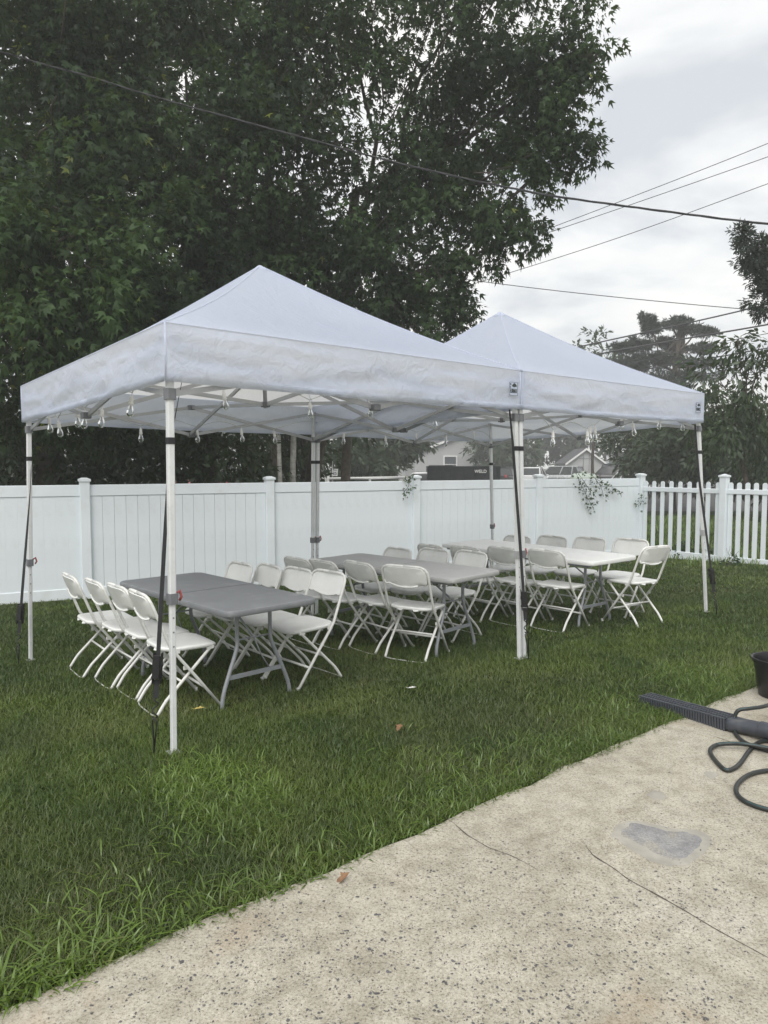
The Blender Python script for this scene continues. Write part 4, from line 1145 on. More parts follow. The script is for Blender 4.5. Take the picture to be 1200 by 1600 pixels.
def pxb(x, y, D, r, n, squash=.9, deep=1.0, dt=0.0):
    p = aty(x, y, D); rr = r / F_PX * D
    return (p.x, D, p.z, rr, rr * deep, rr * squash, n, dt)
def build_tree(name, label, cat, base, trunk_top, r0, boughs, leaf, shape, mat, seed, limbs=10, bark='bark', group=None, **kw):
    loc = Vector((base[0], base[1], -.2)); root = empty(name, loc); tag(root, label, cat, group)
    m = MB(); tt = Vector(trunk_top)
    pts = limb(m, loc - Vector((0, 0, .2)), tt, r0, r0 * .45, seed, .04, 12)
    loc_shift(m, loc).build('trunk', bark, root, smooth=True)
    rnd = random.Random(seed); bs = list(boughs); rnd.shuffle(bs)
    for i, b in enumerate(bs[:limbs]):
        st = pts[rnd.randint(5, 11)]; m = MB(); q = Vector(b[:3])
        pl = limb(m, st, q, r0 * .32, r0 * .06, seed + i * 3.3, .16)
        for j in range(3):
            s2 = pl[rnd.randint(3, 7)]; e2 = q + Vector((rnd.uniform(-1, 1) * b[3], rnd.uniform(-1, 1) * b[4], rnd.uniform(-.6, .9) * b[5])); limb(m, s2, e2, r0 * .10, .008, seed + i + j * 7.7, .15, 6)
        loc_shift(m, loc).build('limb', bark, root, smooth=True)
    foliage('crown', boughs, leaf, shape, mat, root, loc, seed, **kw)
    return root

K = 1.45
# right-hand crown of the big maple, reaching out over the yard
m3 = [(640, 60, 11.5, 130, 85), (760, 55, 11, 105, 70), (850, 60, 10.5, 62, 34), (905, 45, 10.2, 26, 9), (888, 135, 10.4, 42, 20), (868, 215, 10.4, 42, 17), (912, 208, 10.2, 18, 5), (815, 180, 11, 78, 40), (740, 190, 11.5, 115, 70), (650, 220, 11.8, 120, 76), (700, 305, 11.3, 85, 44), (790, 285, 10.8, 58, 20), (828, 338, 10.5, 28, 8), (650, 385, 11.6, 80, 42), (722, 385, 11, 36, 11), (608, 465, 11.8, 85, 46), (668, 465, 11.2, 42, 16), (686, 512, 11, 20, 6), (560, 420, 12, 100, 58), (590, 320, 12, 110, 66), (560, 530, 12.2, 75, 34), (600, -60, 11.5, 150, 60), (770, -60, 11, 120, 45), (890, -50, 10.6, 50, 14), (690, 435, 11, 40, 16), (702, 495, 11, 20, 7), (650, 520, 11.4, 42, 18), (905, 110, 10.2, 22, 7), (925, 95, 10.1, 9, 3), (932, 80, 10.1, 6, 2), (890, 218, 10.2, 15, 5), (928, 202, 10.1, 8, 3), (880, 178, 10.2, 14, 5), (848, 352, 10.4, 9, 3), (800, 330, 10.6, 22, 7), (740, 395, 10.8, 13, 4), (748, 408, 10.8, 6, 2), (772, 372, 10.8, 12, 4), (700, 440, 11, 16, 5), (712, 528, 11, 8, 3), (905, 15, 10.2, 20, 6), (930, 40, 10.1, 8, 3), (830, 240, 10.5, 35, 12), (845, 270, 10.6, 30, 9), (765, 345, 10.9, 30, 9)]
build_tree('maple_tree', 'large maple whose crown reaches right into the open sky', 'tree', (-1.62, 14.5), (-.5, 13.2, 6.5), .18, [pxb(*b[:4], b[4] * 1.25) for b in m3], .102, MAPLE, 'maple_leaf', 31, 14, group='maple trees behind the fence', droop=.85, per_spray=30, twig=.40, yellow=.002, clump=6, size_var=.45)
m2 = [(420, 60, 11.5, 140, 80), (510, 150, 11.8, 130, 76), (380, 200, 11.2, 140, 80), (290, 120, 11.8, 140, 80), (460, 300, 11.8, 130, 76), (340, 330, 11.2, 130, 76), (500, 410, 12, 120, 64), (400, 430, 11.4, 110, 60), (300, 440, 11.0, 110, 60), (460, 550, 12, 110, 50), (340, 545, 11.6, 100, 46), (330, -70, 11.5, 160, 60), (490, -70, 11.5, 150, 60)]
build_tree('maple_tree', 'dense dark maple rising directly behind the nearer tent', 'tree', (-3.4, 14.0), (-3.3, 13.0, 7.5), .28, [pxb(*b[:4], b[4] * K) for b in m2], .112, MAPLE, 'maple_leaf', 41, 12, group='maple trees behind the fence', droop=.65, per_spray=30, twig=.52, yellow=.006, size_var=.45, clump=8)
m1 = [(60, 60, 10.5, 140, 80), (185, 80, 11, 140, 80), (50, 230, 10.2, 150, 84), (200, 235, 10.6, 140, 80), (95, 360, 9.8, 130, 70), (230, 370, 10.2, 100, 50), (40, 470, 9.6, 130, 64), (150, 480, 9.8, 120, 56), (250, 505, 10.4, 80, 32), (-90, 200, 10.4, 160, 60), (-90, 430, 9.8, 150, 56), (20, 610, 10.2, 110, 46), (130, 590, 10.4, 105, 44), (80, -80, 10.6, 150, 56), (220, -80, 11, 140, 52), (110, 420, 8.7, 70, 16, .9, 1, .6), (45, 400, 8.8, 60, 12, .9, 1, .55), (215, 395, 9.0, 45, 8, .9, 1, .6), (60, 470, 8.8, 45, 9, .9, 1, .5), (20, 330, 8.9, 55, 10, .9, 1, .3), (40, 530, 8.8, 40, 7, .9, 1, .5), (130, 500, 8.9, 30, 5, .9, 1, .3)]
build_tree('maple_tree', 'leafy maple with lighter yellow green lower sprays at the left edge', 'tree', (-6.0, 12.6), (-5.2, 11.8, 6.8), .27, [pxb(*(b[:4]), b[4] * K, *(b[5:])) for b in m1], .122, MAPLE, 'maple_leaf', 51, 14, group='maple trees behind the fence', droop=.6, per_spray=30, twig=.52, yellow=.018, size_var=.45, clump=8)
# lower growth behind the fence
lows = [(-40, 690, 12, 110, 60), (70, 680, 12.3, 100, 60), (170, 685, 12.5, 95, 56), (270, 680, 12.8, 95, 56), (360, 690, 13.2, 85, 46)]
sn = ['bushy dark shrub behind the fence at the far left', 'bushy dark shrub behind the fence near the leftmost tent leg', 'bushy dark shrub behind the fence between the two left tent legs', 'bushy dark shrub behind the fence right of the front tent leg', 'bushy shrub behind the fence under the middle of the nearer tent']
for i, (b, lb) in enumerate(zip(lows, sn)):
    p = aty(b[0], 745, b[2])
    build_tree('shrub', lb, 'shrub', (p.x, b[2] + .3), (p.x + .1, b[2] + .3, 1.2), .05, [pxb(b[0], b[1], b[2], b[3], b[4] * 1.1, .8), pxb(b[0] + 30, b[1] - 60, b[2] + .6, b[3] * .8, b[4] * .6), pxb(b[0] - 20, b[1] + 45, b[2] + .2, b[3] * .8, b[4] * .5, .6)], .13, OVATE, 'shrub_leaf', 61 + i, 3, group='shrubs behind the privacy fence', droop=.3, per_spray=26, twig=.42, tintmid=.3)
mids = [(455, 690, 22, 70, 46, 'loose mid green tree behind the fence with pale trunks beside it'), (545, 690, 38, 75, 60, 'mid green tree behind the fence right of the back tent leg'), (608, 702, 44, 40, 44, 'small dark tree behind the fence left of the pale house')]
for i, (x, y, D, r_, n_, lb) in enumerate(mids):
    p = aty(x, 745, D)
    build_tree('background_tree', lb, 'tree', (p.x, D + .5), (p.x, D + .5, 2.6), .10, [pxb(x, y, D, r_, n_ * 1.2), pxb(x - 20, y - 50, D + 1, r_ * .9, n_), pxb(x + 25, y - 25, D + .6, r_ * .8, n_ * .7), pxb(x, y + 35, D - .3, r_ * .7, n_ * .6, .6)], .24 * max(1, D / 26), OVATE, 'far_leaf', 71 + i, 4, group='trees across the neighbouring lot', per_spray=24, twig=.7, tintmid=.5)
for i, (x, D, w, lb) in enumerate(((438, 20, .07, 'thinner pale bare trunk seen under the nearer tent'), (456, 20.5, .10, 'thicker pale mottled trunk seen under the nearer tent'))):
    p = aty(x, 745, D); m = MB(); limb(m, (0, 0, -.1), (.25 * i - .1, 0, 6.5), w, w * .5, 81 + i, .02, 10)
    o = m.build('tree_trunk', 'bark_pale', smooth=True); o.location = (p.x, D, -.2); tag(o, lb, 'tree trunk', 'pale trunks behind the fence')
# dense growth far behind, closing the view between the trunks
for i, (x, y, D, r_, n_) in enumerate(((-60, 250, 18, 260, 120), (160, 200, 19, 260, 120), (380, 260, 19, 240, 110), (540, 480, 20, 150, 55), (60, 560, 18, 220, 90), (300, 580, 19, 200, 80), (470, 620, 21, 120, 40), (130, 0, 19, 240, 70), (420, 0, 19.5, 190, 50))[:9]):
    p = aty(x, 745, D)
    lb = ['dark tree filling the gaps behind the left maple', 'tall dark tree behind the two left maples', 'dark tree behind the middle maple', 'dark tree behind the drooping lower maple boughs', 'low dark tree behind the far left shrubs', 'low dark tree behind the nearer tent roof', 'low dark tree behind the back edge of the nearer tent', 'tall crown at the top left behind the maples', 'tall crown at the top centre behind the maples'][i]
    z_ = max(1.5, aty(x, y, D).z)
    build_tree('background_tree', lb, 'tree', (p.x, D + 1), (p.x, D + 1, z_), .16, [pxb(x, y, D, r_, n_, 1.0, .5)], .30, OVATE, 'far_leaf', 91 + i, 1, group='dark trees behind the maples', per_spray=26, twig=.8, tintmid=.25)

# right side
pine_b = []
for (x, y, rx, ry, n_) in ((1006, 500, 9, 14, 5), (1012, 515, 16, 12, 8), (996, 540, 26, 14, 14), (985, 570, 36, 18, 22), (1035, 560, 32, 18, 20), (1020, 600, 50, 24, 34), (975, 620, 50, 28, 30), (1050, 625, 50, 22, 26), (1064, 496, 18, 6, 6), (1060, 508, 26, 6, 8), (1088, 516, 30, 5, 9), (1110, 519, 12, 3, 3), (1050, 530, 24, 8, 10), (1094, 545, 32, 4, 9), (1070, 541, 20, 4, 5), (1088, 566, 34, 4, 9), (1112, 569, 14, 3, 3), (1076, 587, 36, 6, 10), (1100, 592, 16, 4, 4), (963, 545, 10, 9, 4), (1030, 655, 75, 30, 36)):
    p = aty(x, y, 42); s_ = 42 / F_PX
    pine_b.append((p.x, 42 + random.uniform(-1, 1), p.z, rx * s_, rx * s_ * .6, ry * s_ * .7, n_ * 7))
pb = aty(1035, 745, 42)
build_tree('pine_tree', 'tall grey green pine with flat layered boughs behind the farther tent', 'tree', (pb.x, 42), (pb.x + .8, 42, 9.6), .28, pine_b, .21, NEEDLE, 'pine_needle', 121, 14, per_spray=24, twig=.26, droop=0, zflat=.3, tintmid=.4, flat=.2)
rt = [(930, 570, 46, 42, 24, 'far_leaf', OVATE, .34, 'thin leafed pale tree left of the pine above the tent roof'), (880, 676, 90, 52, 52, 'far_leaf', OVATE, .7, 'round dark tree behind the pale gabled garage'), (782, 702, 66, 54, 60, 'far_leaf', OVATE, .52, 'round dark tree right of the pale house'), (1004, 688, 32, 46, 48, 'far_leaf', OVATE, .26, 'dark tree behind the corner where the two fences meet'), (1060, 680, 26, 62, 60, 'far_leaf', OVATE, .24, 'dark bushy tree behind the left bay of the picket fence'), (1140, 690, 24, 66, 64, 'far_leaf', OVATE, .22, 'dark bushy tree behind the picket fence post'), (1215, 700, 22, 70, 60, 'shrub_leaf', OVATE, .20, 'dark bushy tree behind the picket fence at the right edge')]
for i, (x, y, D, r_, n_, mt, shp, lf, lb) in enumerate(rt):
    p = aty(x, 745, D)
    bs = [pxb(x, y, D, r_, n_), pxb(x + 18, y - 25, D + .8, r_ * .7, n_ * .6), pxb(x - 22, y - 10, D + .5, r_ * .75, n_ * .6)]
    if y > 600: bs += [pxb(x, y + 28, D - .4, r_ * .9, n_ * .8, .55), pxb(x + 30, y + 40, D - .3, r_ * .6, n_ * .4, .7)]
    build_tree('background_tree', lb, 'tree', (p.x, D + .4), (p.x, D + .4, max(1.4, aty(x, y, D).z)), .12, bs, lf, shp, mt, 131 + i, 4, group='trees on the right beyond the fences', per_spray=24, twig=.7, tintmid=.35)
nl = [(1150, 640, 15, 60, 30), (1185, 590, 14.5, 46, 20), (1122, 598, 15, 36, 12), (1100, 650, 15.5, 40, 14), (1160, 550, 14.6, 22, 7), (1152, 535, 14.6, 7, 3, 1.9), (1200, 540, 14.4, 22, 7), (1190, 680, 15, 60, 26), (1120, 700, 15.5, 50, 16), (1215, 620, 14.6, 50, 20)]
p = aty(1180, 745, 15)
build_tree('leafy_tree', 'backlit tree with long narrow leaves at the right edge beside the picket fence', 'tree', (p.x, 15.2), (p.x - .3, 15, 3.2), .07, [pxb(b[0], b[1], b[2], b[3], b[4], *(b[5:6] or (.9,))) for b in nl], .17, (OVATE[0] * np.array([.75, 1, 1]), OVATE[1]), 'shrub_leaf', 141, 7, per_spray=20, twig=.5, droop=.6, tintmid=.4)
sp = [(1158, 366, 14, 10, 4), (1168, 378, 14, 15, 8), (1190, 384, 14, 18, 10), (1180, 398, 14, 14, 7), (1205, 400, 14, 22, 12), (1180, 438, 14, 9, 4), (1192, 448, 14, 12, 6), (1188, 468, 14, 9, 4), (1198, 482, 14, 9, 4), (1222, 440, 14, 24, 14), (1235, 390, 14, 30, 16), (1250, 480, 14, 30, 12), (1262, 540, 14.3, 30, 12), (1255, 350, 14.3, 26, 10)]
p = aty(1275, 745, 14.2)
build_tree('spruce_tree', 'dark needled tree reaching in at the upper right edge', 'tree', (p.x, 14.3), (p.x + .1, 14.3, 8.6), .16, [pxb(*b[:4], b[4] * 3.0) for b in sp], .10, NEEDLE, 'pine_needle', 151, 0, per_spray=34, twig=.20, droop=.25, tintmid=.4, flat=.2)
# distant wood closing the horizon
fw = [(x, 88 + random.uniform(-5, 5), 2.6 + random.uniform(-.5, 2.6), 7, 5, 5.2 + random.uniform(0, 3), 46) for x in np.arange(-72, 92, 6.5)]
o = foliage('distant_wood', fw, .95, OVATE, 'far_leaf', None, (0, 0, 0), 161, per_spray=26, twig=1.8, tintmid=.4); tag(o, 'band of distant trees behind the houses and parked cars', 'woodland', kind='stuff')

# ------------------------------------------------------------------ vines on the fence
def build_vine(strands, label, seed, n_leaf=9, leaf=.075, name='ivy_vine'):
    rnd = random.Random(seed)
    w = [[onplane(x, y, FA + FN * -(.09 + .02 * (i % 2)), FN) for x, y in s_] for i, s_ in enumerate(strands)]
    loc = w[0][0].copy(); root = empty(name, loc); tag(root, label, 'vine', 'vines on the white fence')
    m = MB(); P_ = []
    for s_ in w:
        pts = catmull(s_, 6); m.tube(pts, .004, 5); P_ += pts
    loc_shift(m, loc).build('stem', 'bark', root, smooth=True)
    bs = [(p.x, p.y - .02, p.z, .05, .04, .05, 1) for p in P_]
    foliage('leaves', bs, leaf, MAPLE, 'ivy_leaf', root, loc, seed, per_spray=n_leaf, twig=.08, droop=.3, flat=.1, tintmid=.45)
build_vine([[(900, 738), (905, 752), (912, 765), (918, 778), (925, 790), (928, 797)], [(905, 742), (915, 756), (922, 768), (924, 778)], [(925, 742), (933, 752), (940, 764), (943, 776)], [(925, 745), (938, 752), (950, 758), (962, 764), (968, 767)]], 'trailing ivy hanging over the fence top near its right corner', 171, 2, .062)
build_vine([[(641, 742), (640, 752), (638, 760), (634, 766)], [(637, 745), (639, 758)]], 'small sprig of ivy hanging over the fence by a post in the middle', 172, 2, .055)
build_vine([[(1004, 774), (1000, 778), (997, 780)], [(1003, 782), (1000, 790)]], 'few ivy leaves clinging to the corner post between the fences', 173, 2, .05)
def weeds(px, py, n_, r_, label, seed, leaf=.07):
    p = gpt(px, py); root = empty('weed', p); tag(root, label, 'weed', 'weeds at the foot of the picket fence'); m = MB(); rnd = random.Random(seed)
    for i in range(5): limb(m, p, p + Vector((rnd.uniform(-r_, r_), rnd.uniform(-.1, .1), rnd.uniform(.1, .35))), .004, .002, seed + i, .2, 6)
    loc_shift(m, p).build('stem', 'bark', root)
    foliage('leaves', [(p.x, p.y, p.z + .13, r_, .12, .14, n_)], leaf, OVATE, 'ivy_leaf', root, p, seed, per_spray=14, twig=.12, tintmid=.25)
weeds(1072, 872, 16, .20, 'leafy dark weed clump under the left bay of the picket fence', 181)
weeds(1108, 876, 7, .16, 'sparse weeds left of the picket fence post', 182)
weeds(1138, 884, 8, .16, 'small weeds at the foot of the picket fence just right of its post', 183)

# ================================================================== OVERHEAD WIRES
def wire(name, pts3, r_, label, sag=.0, twisted=False, group='overhead wires'):
    a = [Vector(p) for p in pts3]
    path = catmull(a, 14)
    loc = path[0]; m = MB()
    if twisted:
        root = empty(name, loc)
        L = 0
        for s_ in range(3):
            q = []
            L = 0
            for i, p in enumerate(path):
                if i: L += (p - path[i - 1]).length
                an = L * 6.5 + s_ * 2.09; q.append(p + Vector((0, math.cos(an), math.sin(an))) * r_ * .95)
            loc_shift(MB().tube(q, r_ * (.95 if s_ else .7), 6), loc).build('conductor', 'cable', root, smooth=True)
        o = root
    else:
        o = loc_shift(m.tube(path, r_, 6), loc).build(name, 'cable', smooth=True); o.location = loc
    tag(o, label, 'wire', group); return o
wire('service_cable', [aty(x, y, D) for x, y, D in ((-330, -30, 10.2), (0, 80, 9.8), (130, 117, 9.6), (255, 155, 9.5), (470, 214, 9.2), (640, 259, 8.7), (830, 300, 7.8), (1000, 325, 7.6), (1200, 350, 7.4), (1500, 380, 7.2))], .0068, 'thick twisted black cable crossing in front of the trees', twisted=True)
for (pp, r_, D0, D1, lb) in (
    (((560, 468), (692, 419), (950, 322), (1200, 224), (1420, 130)), .018, 34, 26, 'uppermost of the three thin wires rising to the right'),
    (((560, 462), (634, 437), (900, 349), (1200, 245), (1420, 165)), .018, 34, 26, 'middle of the three thin wires rising to the right'),
    (((560, 498), (690, 459), (950, 377), (1200, 287), (1420, 205)), .018, 34, 26, 'lowest of the three thin wires rising to the right'),
    (((600, 422), (698, 433), (850, 452), (1000, 468), (1177, 484), (1400, 500)), .022, 36, 30, 'thin wire running nearly level above the farther tent peak'),
    (((700, 590), (900, 543), (1060, 508), (1185, 479), (1400, 425)), .040, 36, 30, 'upper heavy wire passing across the pine'),
    (((780, 590), (917, 557), (1060, 531), (1200, 507), (1400, 470)), .045, 36, 30, 'heavy wire across the middle of the pine'),
    (((900, 590), (1060, 550), (1130, 534), (1200, 521), (1400, 482)), .020, 37, 31, 'thin wire just below the heavy wire across the pine'),
    (((860, 606), (982, 582), (1080, 565), (1182, 547), (1400, 508)), .035, 36, 30, 'heavy wire crossing the lower boughs of the pine'),
    (((940, 618), (1040, 598), (1110, 583), (1178, 570), (1400, 528)), .030, 36, 30, 'lowest wire entering the narrow leafed tree on the right')):
    n_ = len(pp); wire('overhead_wire', [aty(x, y, D0 + (D1 - D0) * i / (n_ - 1)) for i, (x, y) in enumerate(pp)], r_ * .8, lb)

# ================================================================== BEYOND THE FENCE
def build_house(name, label, x, y, rz, W, D, eave, ridge, wins, gable_front=True):
    root = empty(name, (x, y, -.2), rz); tag(root, label, 'house')
    m = MB()
    v = [(-W / 2, -D / 2, 0), (W / 2, -D / 2, 0), (W / 2, -D / 2, eave), (0, -D / 2, ridge), (-W / 2, -D / 2, eave), (-W / 2, D / 2, 0), (W / 2, D / 2, 0), (W / 2, D / 2, eave), (0, D / 2, ridge), (-W / 2, D / 2, eave)]
    wl = m.add(v, [(0, 1, 2, 3, 4), (9, 8, 7, 6, 5), (1, 6, 7, 2), (5, 0, 4, 9)]).build('wall', 'siding', root)
    n_ = int(eave / .22)
    for i in range(1, n_): MB().box((0, -D / 2 - .008, i * .22), (W - .02, .016, .020)).build('siding_course', 'siding', wl)
    ov = .35; sl = (ridge - eave) / (W / 2)
    rf = None
    for s_ in (1, -1):
        a = Vector((0, 0, ridge + .05)); e_ = Vector((s_ * (W / 2 + ov), 0, eave - sl * ov + .05)); t = .16
        m = MB(); y0, y1 = -D / 2 - ov, D / 2 + ov
        m.add([(a.x, y0, a.z), (e_.x, y0, e_.z), (e_.x, y1, e_.z), (a.x, y1, a.z), (a.x, y0, a.z + t), (e_.x, y0, e_.z + t), (e_.x, y1, e_.z + t), (a.x, y1, a.z + t)], [(0, 1, 2, 3), (7, 6, 5, 4), (0, 4, 5, 1), (1, 5, 6, 2), (2, 6, 7, 3), (3, 7, 4, 0)])
        rf = m.build('roof_slope', 'roof_shingle', root)
        mm = MB(); y0 -= .03
        mm.add([(a.x, y0, a.z - .06), (e_.x, y0, e_.z - .06), (e_.x, y0, e_.z + t), (a.x, y0, a.z + t), (a.x, y0 + .028, a.z - .06), (e_.x, y0 + .028, e_.z - .06), (e_.x, y0 + .028, e_.z + t), (a.x, y0 + .028, a.z + t)], [(0, 1, 2, 3), (7, 6, 5, 4), (0, 4, 5, 1), (1, 5, 6, 2), (2, 6, 7, 3), (3, 7, 4, 0)])
        mm.build('barge_board', 'trim_white', rf)
    for (wx, wz, ww, wh) in wins:
        f = MB(); yy = -D / 2 - .03
        for (cx, cz, sx, sz) in ((wx - ww / 2, wz, .12, wh + .12), (wx + ww / 2, wz, .12, wh + .12), (wx, wz + wh / 2, ww, .12), (wx, wz - wh / 2, ww, .14), (wx, wz, ww, .06)): f.box((cx, yy - (.004 if sx > .2 else 0), cz), (sx, .07, sz))
        wn = f.build('window', 'trim_white', root)
        MB().box((wx, yy + .015, wz), (ww, .02, wh)).build('pane', 'window_pane', wn)
    return root
h1 = aty(690, 730, 72)
build_house('house', 'pale sided house with a low gable and one window behind the pickup truck', h1.x + 1.3, 74, R(6), 9.0, 8, 2.75, 4.5, [(-1.05, 1.75, 1.25, 1.6)])
w_ = empty('house', (h1.x - 3.6, 79, -.2)); tag(w_, 'long low dark roofed wing behind the pale gabled house', 'house')
MB().add([(-5, -3, 0), (5, -3, 0), (5, 3, 0), (-5, 3, 0), (-5, -3, 2.7), (5, -3, 2.7), (5, 3, 2.7), (-5, 3, 2.7)], [(0, 1, 5, 4), (1, 2, 6, 5), (2, 3, 7, 6), (3, 0, 4, 7)]).build('wall', 'siding', w_)
MB().add([(-5.4, -3.4, 2.6), (5.4, -3.4, 2.6), (5.4, 3.4, 2.6), (-5.4, 3.4, 2.6), (-5.4, 0, 4.9), (5.4, 0, 4.9)], [(0, 1, 5, 4), (2, 3, 4, 5), (1, 2, 5), (3, 0, 4), (3, 2, 1, 0)]).build('roof', 'roof_shingle', w_)
h2 = aty(914, 730, 76)
gar = build_house('garage', 'small white gabled garage behind the parked cars', h2.x, 78, R(-4), 3.6, 6, 1.9, 3.25, [])
gar['category'] = 'garage'
for dxx in (-.25, .35):
    MB().box((dxx, -3.03, 1.55), (.06, .05, 2.4)).build('vertical_trim', 'bracket_grey', gar)
MB().box((0, -3.02, 2.35), (1.3, .04, .06)).build('cross_trim', 'bracket_grey', gar)

def build_car(name, label, x, y, rz, paint, L=4.6, W=1.82, H=1.62, suv=True, cat='car'):
    root = empty(name, (x, y, -.19), rz); tag(root, label, cat, 'vehicles parked beyond the fence')
    belt = H * .60
    def loft(secs, nm, mat, par, smooth=True):
        m = MB(); vs_ = []; k = 12
        for (px_, hw, z0, z1) in secs:
            for i in range(k):
                a = 2 * math.pi * i / k + math.pi / k; c_, s_ = math.cos(a), math.sin(a); p_ = 5
                rr = (abs(c_) ** p_ + abs(s_) ** p_) ** (-1 / p_); vs_.append((px_, c_ * rr * hw, (z0 + z1) / 2 + s_ * rr * (z1 - z0) / 2))
        n_ = len(secs); fs_ = [tuple(reversed(range(k))), tuple(range((n_ - 1) * k, n_ * k))] + [(j * k + i, j * k + (i + 1) % k, (j + 1) * k + (i + 1) % k, (j + 1) * k + i) for j in range(n_ - 1) for i in range(k)]
        return m.add(vs_, fs_).build(nm, mat, par, auto=40)
    w = W / 2
    body = loft([(-L / 2, w * .86, .42, belt * .93), (-L / 2 + .12, w * .95, .30, belt * .99), (-L * .3, w, .24, belt), (0, w, .24, belt), (L * .2, w, .24, belt * .99), (L * .36, w * .98, .24, belt * .93), (L / 2 - .1, w * .92, .28, belt * .82), (L / 2, w * .80, .38, belt * .70)], 'body', paint, root)
    rb, rfr = (-L / 2 + .10, L * .20) if suv else (-L * .36, L * .18)
    tb, tf = (rb + .28, rfr - .62) if suv else (rb + .62, rfr - .70)
    zt = H - .05
    gv = [(rb, -w * .93, belt * .97), (rfr, -w * .93, belt * .95), (rfr, w * .93, belt * .95), (rb, w * .93, belt * .97), (tb, -w * .74, zt), (tf, -w * .74, zt), (tf, w * .74, zt), (tb, w * .74, zt)]
    MB().add(gv, [(0, 1, 5, 4), (1, 2, 6, 5), (2, 3, 7, 6), (3, 0, 4, 7), (4, 5, 6, 7)]).build('glasshouse', 'car_glass', root)
    loft([(tb - .06, w * .66, zt - .02, zt + .025), (tb + .1, w * .755, zt - .05, zt + .065), ((tb + tf) / 2, w * .77, zt - .05, zt + .085), (tf - .1, w * .755, zt - .05, zt + .055), (tf + .06, w * .66, zt - .025, zt + .015)], 'roof', paint, root)
    for s_ in (-1, 1):
        for (xb, xt) in ((rfr, tf), (rb, tb), (rb + (rfr - rb) * .52, tb + (tf - tb) * .50), (rb + (rfr - rb) * .2, tb + (tf - tb) * .14)):
            MB().tube([(xb, s_ * w * .935, belt * .95), (xt, s_ * w * .75, zt)], .03, sq=(.07, .045)).build('pillar', paint, root)
        MB().box((L / 2 - .14, s_ * w * .66, belt * .74), (.16, .34, .13), bev=.03).build('headlight', 'lamp_clear', root)
        MB().box((-L / 2 + .06, s_ * w * .80, belt * .86), (.12, .16, .26), bev=.03).build('tail_light', 'tail_red', root)
        MB().box((rfr - .35, s_ * (w + .09), belt * .99), (.12, .17, .13), bev=.03).build('mirror', paint, root)
        for xx in (-L * .30, L * .31):
            t = MB().tube([(xx, s_ * (w - .22), .34), (xx, s_ * (w - .01), .34)], .34, 20).build('tyre', 'tyre', root, auto=40)
            MB().tube([(xx, s_ * (w - .02), .34), (xx, s_ * (w + .005), .34)], .21, 14).build('rim', 'rim', t)
    return root
def carat(px, D, *a, **k):
    p = aty(px, 740, D); return p.x, D
for (nm, lb, px, D, rz, paint, kw) in (
    ('parked_car', 'white car beyond the fence just right of the double tent leg', 834, 58, R(65), 'car_white', dict(H=1.50, suv=False)),
    ('parked_car', 'silver wagon with pale roof rails left of the ivy on the fence', 868, 60, R(150), 'car_silver', dict(H=1.60)),
    ('parked_car', 'dark car parked directly behind the trailing ivy', 898, 66, R(70), 'car_black', dict(H=1.52, suv=False)),
    ('parked_car', 'black pickup like car right of the rounded tank', 948, 60, R(165), 'car_black', dict(H=1.62)),
    ('parked_car', 'dark blue car with a red tail light near the fence corner', 974, 66, R(30), 'car_navy', dict(H=1.80)),
    ('parked_car', 'white car at the fence corner showing only its curved bonnet', 984, 42, R(100), 'car_white', dict(H=1.32, suv=False)),
    ('parked_car', 'grey car just right of the pickup truck with the black bed', 766, 62, R(20), 'car_silver', dict(H=1.55)),
    ('parked_car', 'dark low car between the pickup truck and the double tent leg', 792, 60, R(60), 'car_black', dict(H=1.5, suv=False)),
    ('parked_car', 'dark red car glimpsed through the shrubs under the nearer tent', 330, 40, R(10), 'car_red', dict(H=1.5, suv=False)),
    ('parked_car', 'dark car at the right behind the fence corner under the trees', 1016, 58, R(40), 'car_black', dict(H=1.75))):
    x, y = carat(px, D); build_car(nm, lb, x, y, rz, paint, **kw)
x, y = carat(634, 29); truck = build_car('pickup_truck', 'white pickup truck carrying a tall black bed with white lettering', x + .55, y, R(178), 'car_white', H=1.44, L=4.4, W=1.8, cat='truck')
def build_bed():
    # local +x points to the truck's front (left in the photo)
    x1, x0 = -.30, -3.15; W = x1 - x0; cx = (x0 + x1) / 2; D_ = 1.9; zb, zt = .80, 1.66
    bed = MB().box((cx, 0, zb), (W, D_, .10), bev=.01).build('cargo_bed', 'dumpster_black', truck)
    for s_ in (-1, 1):
        MB().box((cx, s_ * D_ / 2, (zb + zt) / 2), (W, .06, zt - zb), bev=.01).build('side_panel', 'dumpster_black', bed)
        MB().tube([(x0, s_ * (D_ / 2 + .01), zt), (x1, s_ * (D_ / 2 + .01), zt)], .03, sq=(.06, .07)).build('top_rail', 'dumpster_black', bed)
        for i in range(7): MB().box((x0 + .1 + i * (W - .2) / 6, s_ * (D_ / 2 + .05), (zb + zt) / 2), (.05, .04, zt - zb - .06)).build('rib', 'dumpster_black', bed)
    for xx in (x0 + .03, x1 - .03): MB().box((xx, 0, (zb + zt) / 2), (.06, D_ - .08, zt - zb), bev=.01).build('end_panel', 'dumpster_black', bed)
    MB().box((x1 - .55, .1, zt + .02), (.95, 1.0, .10), bev=.02).build('folded_tarp', 'dumpster_black', bed)
    text_mesh('lettering', 'WELD', .17, 'lettering_white', bed, (x0 + .78, D_ / 2 + .075, zt - .17), (R(90), 0, R(180)), .003)
build_bed()

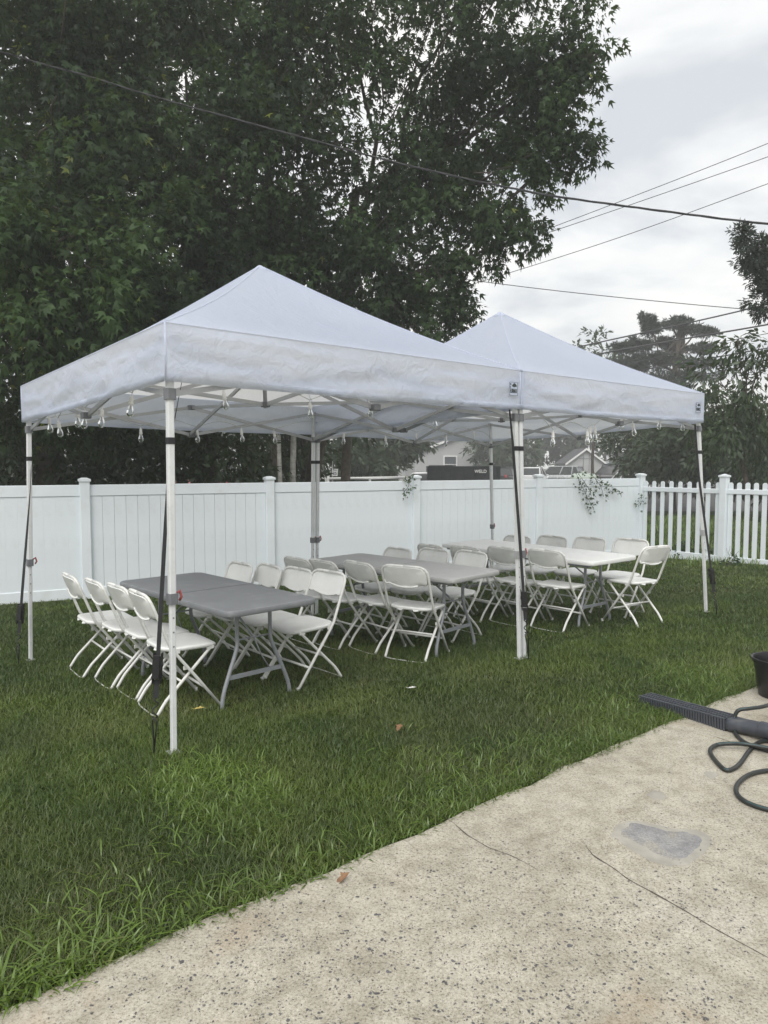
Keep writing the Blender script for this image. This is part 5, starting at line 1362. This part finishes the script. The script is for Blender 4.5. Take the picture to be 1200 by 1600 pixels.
def build_tank():
    p = aty(912, 742, 24); root = empty('storage_tank', (p.x, 24, -.2)); tag(root, 'pale green rounded tank lying behind the trailing ivy', 'tank')
    pts, rs = [], []
    for i in range(15):
        t = -1 + 2 * i / 14; x = t * .46; r_ = .24 * (1 - max(0, abs(t) - .62) ** 2 / .145) ** .5 if abs(t) < 1 else .03
        pts.append((x, 0, 1.24)); rs.append(max(.03, r_))
    MB().tube(pts, rs, 18).build('shell', 'tank_paint', root, smooth=True)
    for s_ in (-1, 1): MB().box((s_ * .28, 0, .52), (.10, .32, 1.04), bev=.01).build('leg', 'tank_paint', root)
    MB().lathe([(0, .10), (.07, .09), (.08, 0)], 10, (0, 0, 1.46)).build('valve_dome', 'tank_paint', root, smooth=True)
build_tank()

def build_sign():
    p = aty(519.5, 738, 30); root = empty('road_sign', (p.x, 30, -.2), R(6)); tag(root, 'small white rectangular road sign with dark numerals above the fence', 'sign')
    MB().box((0, .02, .95), (.05, .03, 1.9)).build('post', 'galvanised', root)
    z = p.z + .2
    pl = MB().box((0, 0, z), (.235, .008, .30), bev=.003).build('plate', 'sign_white', root); pl.rotation_euler = (0, R(4), 0)
    text_mesh('lettering', 'SPEED', .065, 'lettering_dark', pl, (0, -.007, z + .09), (R(90), 0, 0), .001)
    text_mesh('lettering', '25', .17, 'lettering_dark', pl, (0, -.007, z - .045), (R(90), 0, 0), .001)
build_sign()
def build_barrier():
    a, b_ = aty(514, 745, 28), aty(640, 744, 30); d = b_ - a; root = empty('barrier_rail', (a.x, a.y, -.2), math.atan2(d.y, d.x)); tag(root, 'long white horizontal barrier rail seen over the fence behind the back tent leg', 'barrier')
    L = Vector((d.x, d.y)).length
    z = aty(514, 748, 28).z + .2
    MB().tube([(0, 0, z), (L, 0, z + .02)], .05, 10).build('rail', 'trim_white', root, smooth=True)
    for i, xx in enumerate((0, L * .5, L)): MB().tube([(xx, .06, 0), (xx, .06, z + (.14 if i == 0 else .04))], .05, 10).build('post', 'trim_white', root, smooth=True)
    p = aty(505.5, 745, 26.5); o = empty('bollard', (p.x, 26.5, -.2)); tag(o, 'white bollard with a round knob just left of the barrier rail', 'bollard')
    MB().lathe([(.12, 0), (.12, 1.22), (.10, 1.27), (.04, 1.31)], 14).build('post', 'trim_white', o, auto=40)
    MB().lathe([(0.02, 1.30), (.05, 1.33), (.055, 1.37), (.03, 1.41), (.002, 1.42)], 12).build('knob', 'trim_white', o, smooth=True)
build_barrier()

# ------------------------------------------------------------------ thin even haze, added to lift the dark foliage and grey the far trees
def build_haze():
    m, n, l = new_mat('haze_air')
    o = n.new('ShaderNodeOutputMaterial'); v = n.new('ShaderNodeVolumePrincipled')
    v.inputs['Color'].default_value = (.97, .985, 1.0, 1); v.inputs['Density'].default_value = HAZE; v.inputs['Anisotropy'].default_value = .2
    l.new(v.outputs[0], o.inputs['Volume'])
    h = MB().box((0, 95, 12.2), (560, 350, 27)).build('haze', 'haze_air'); tag(h, 'thin pale added haze filling the air of the whole scene', 'haze', kind='stuff')
HAZE = .0032
build_haze()
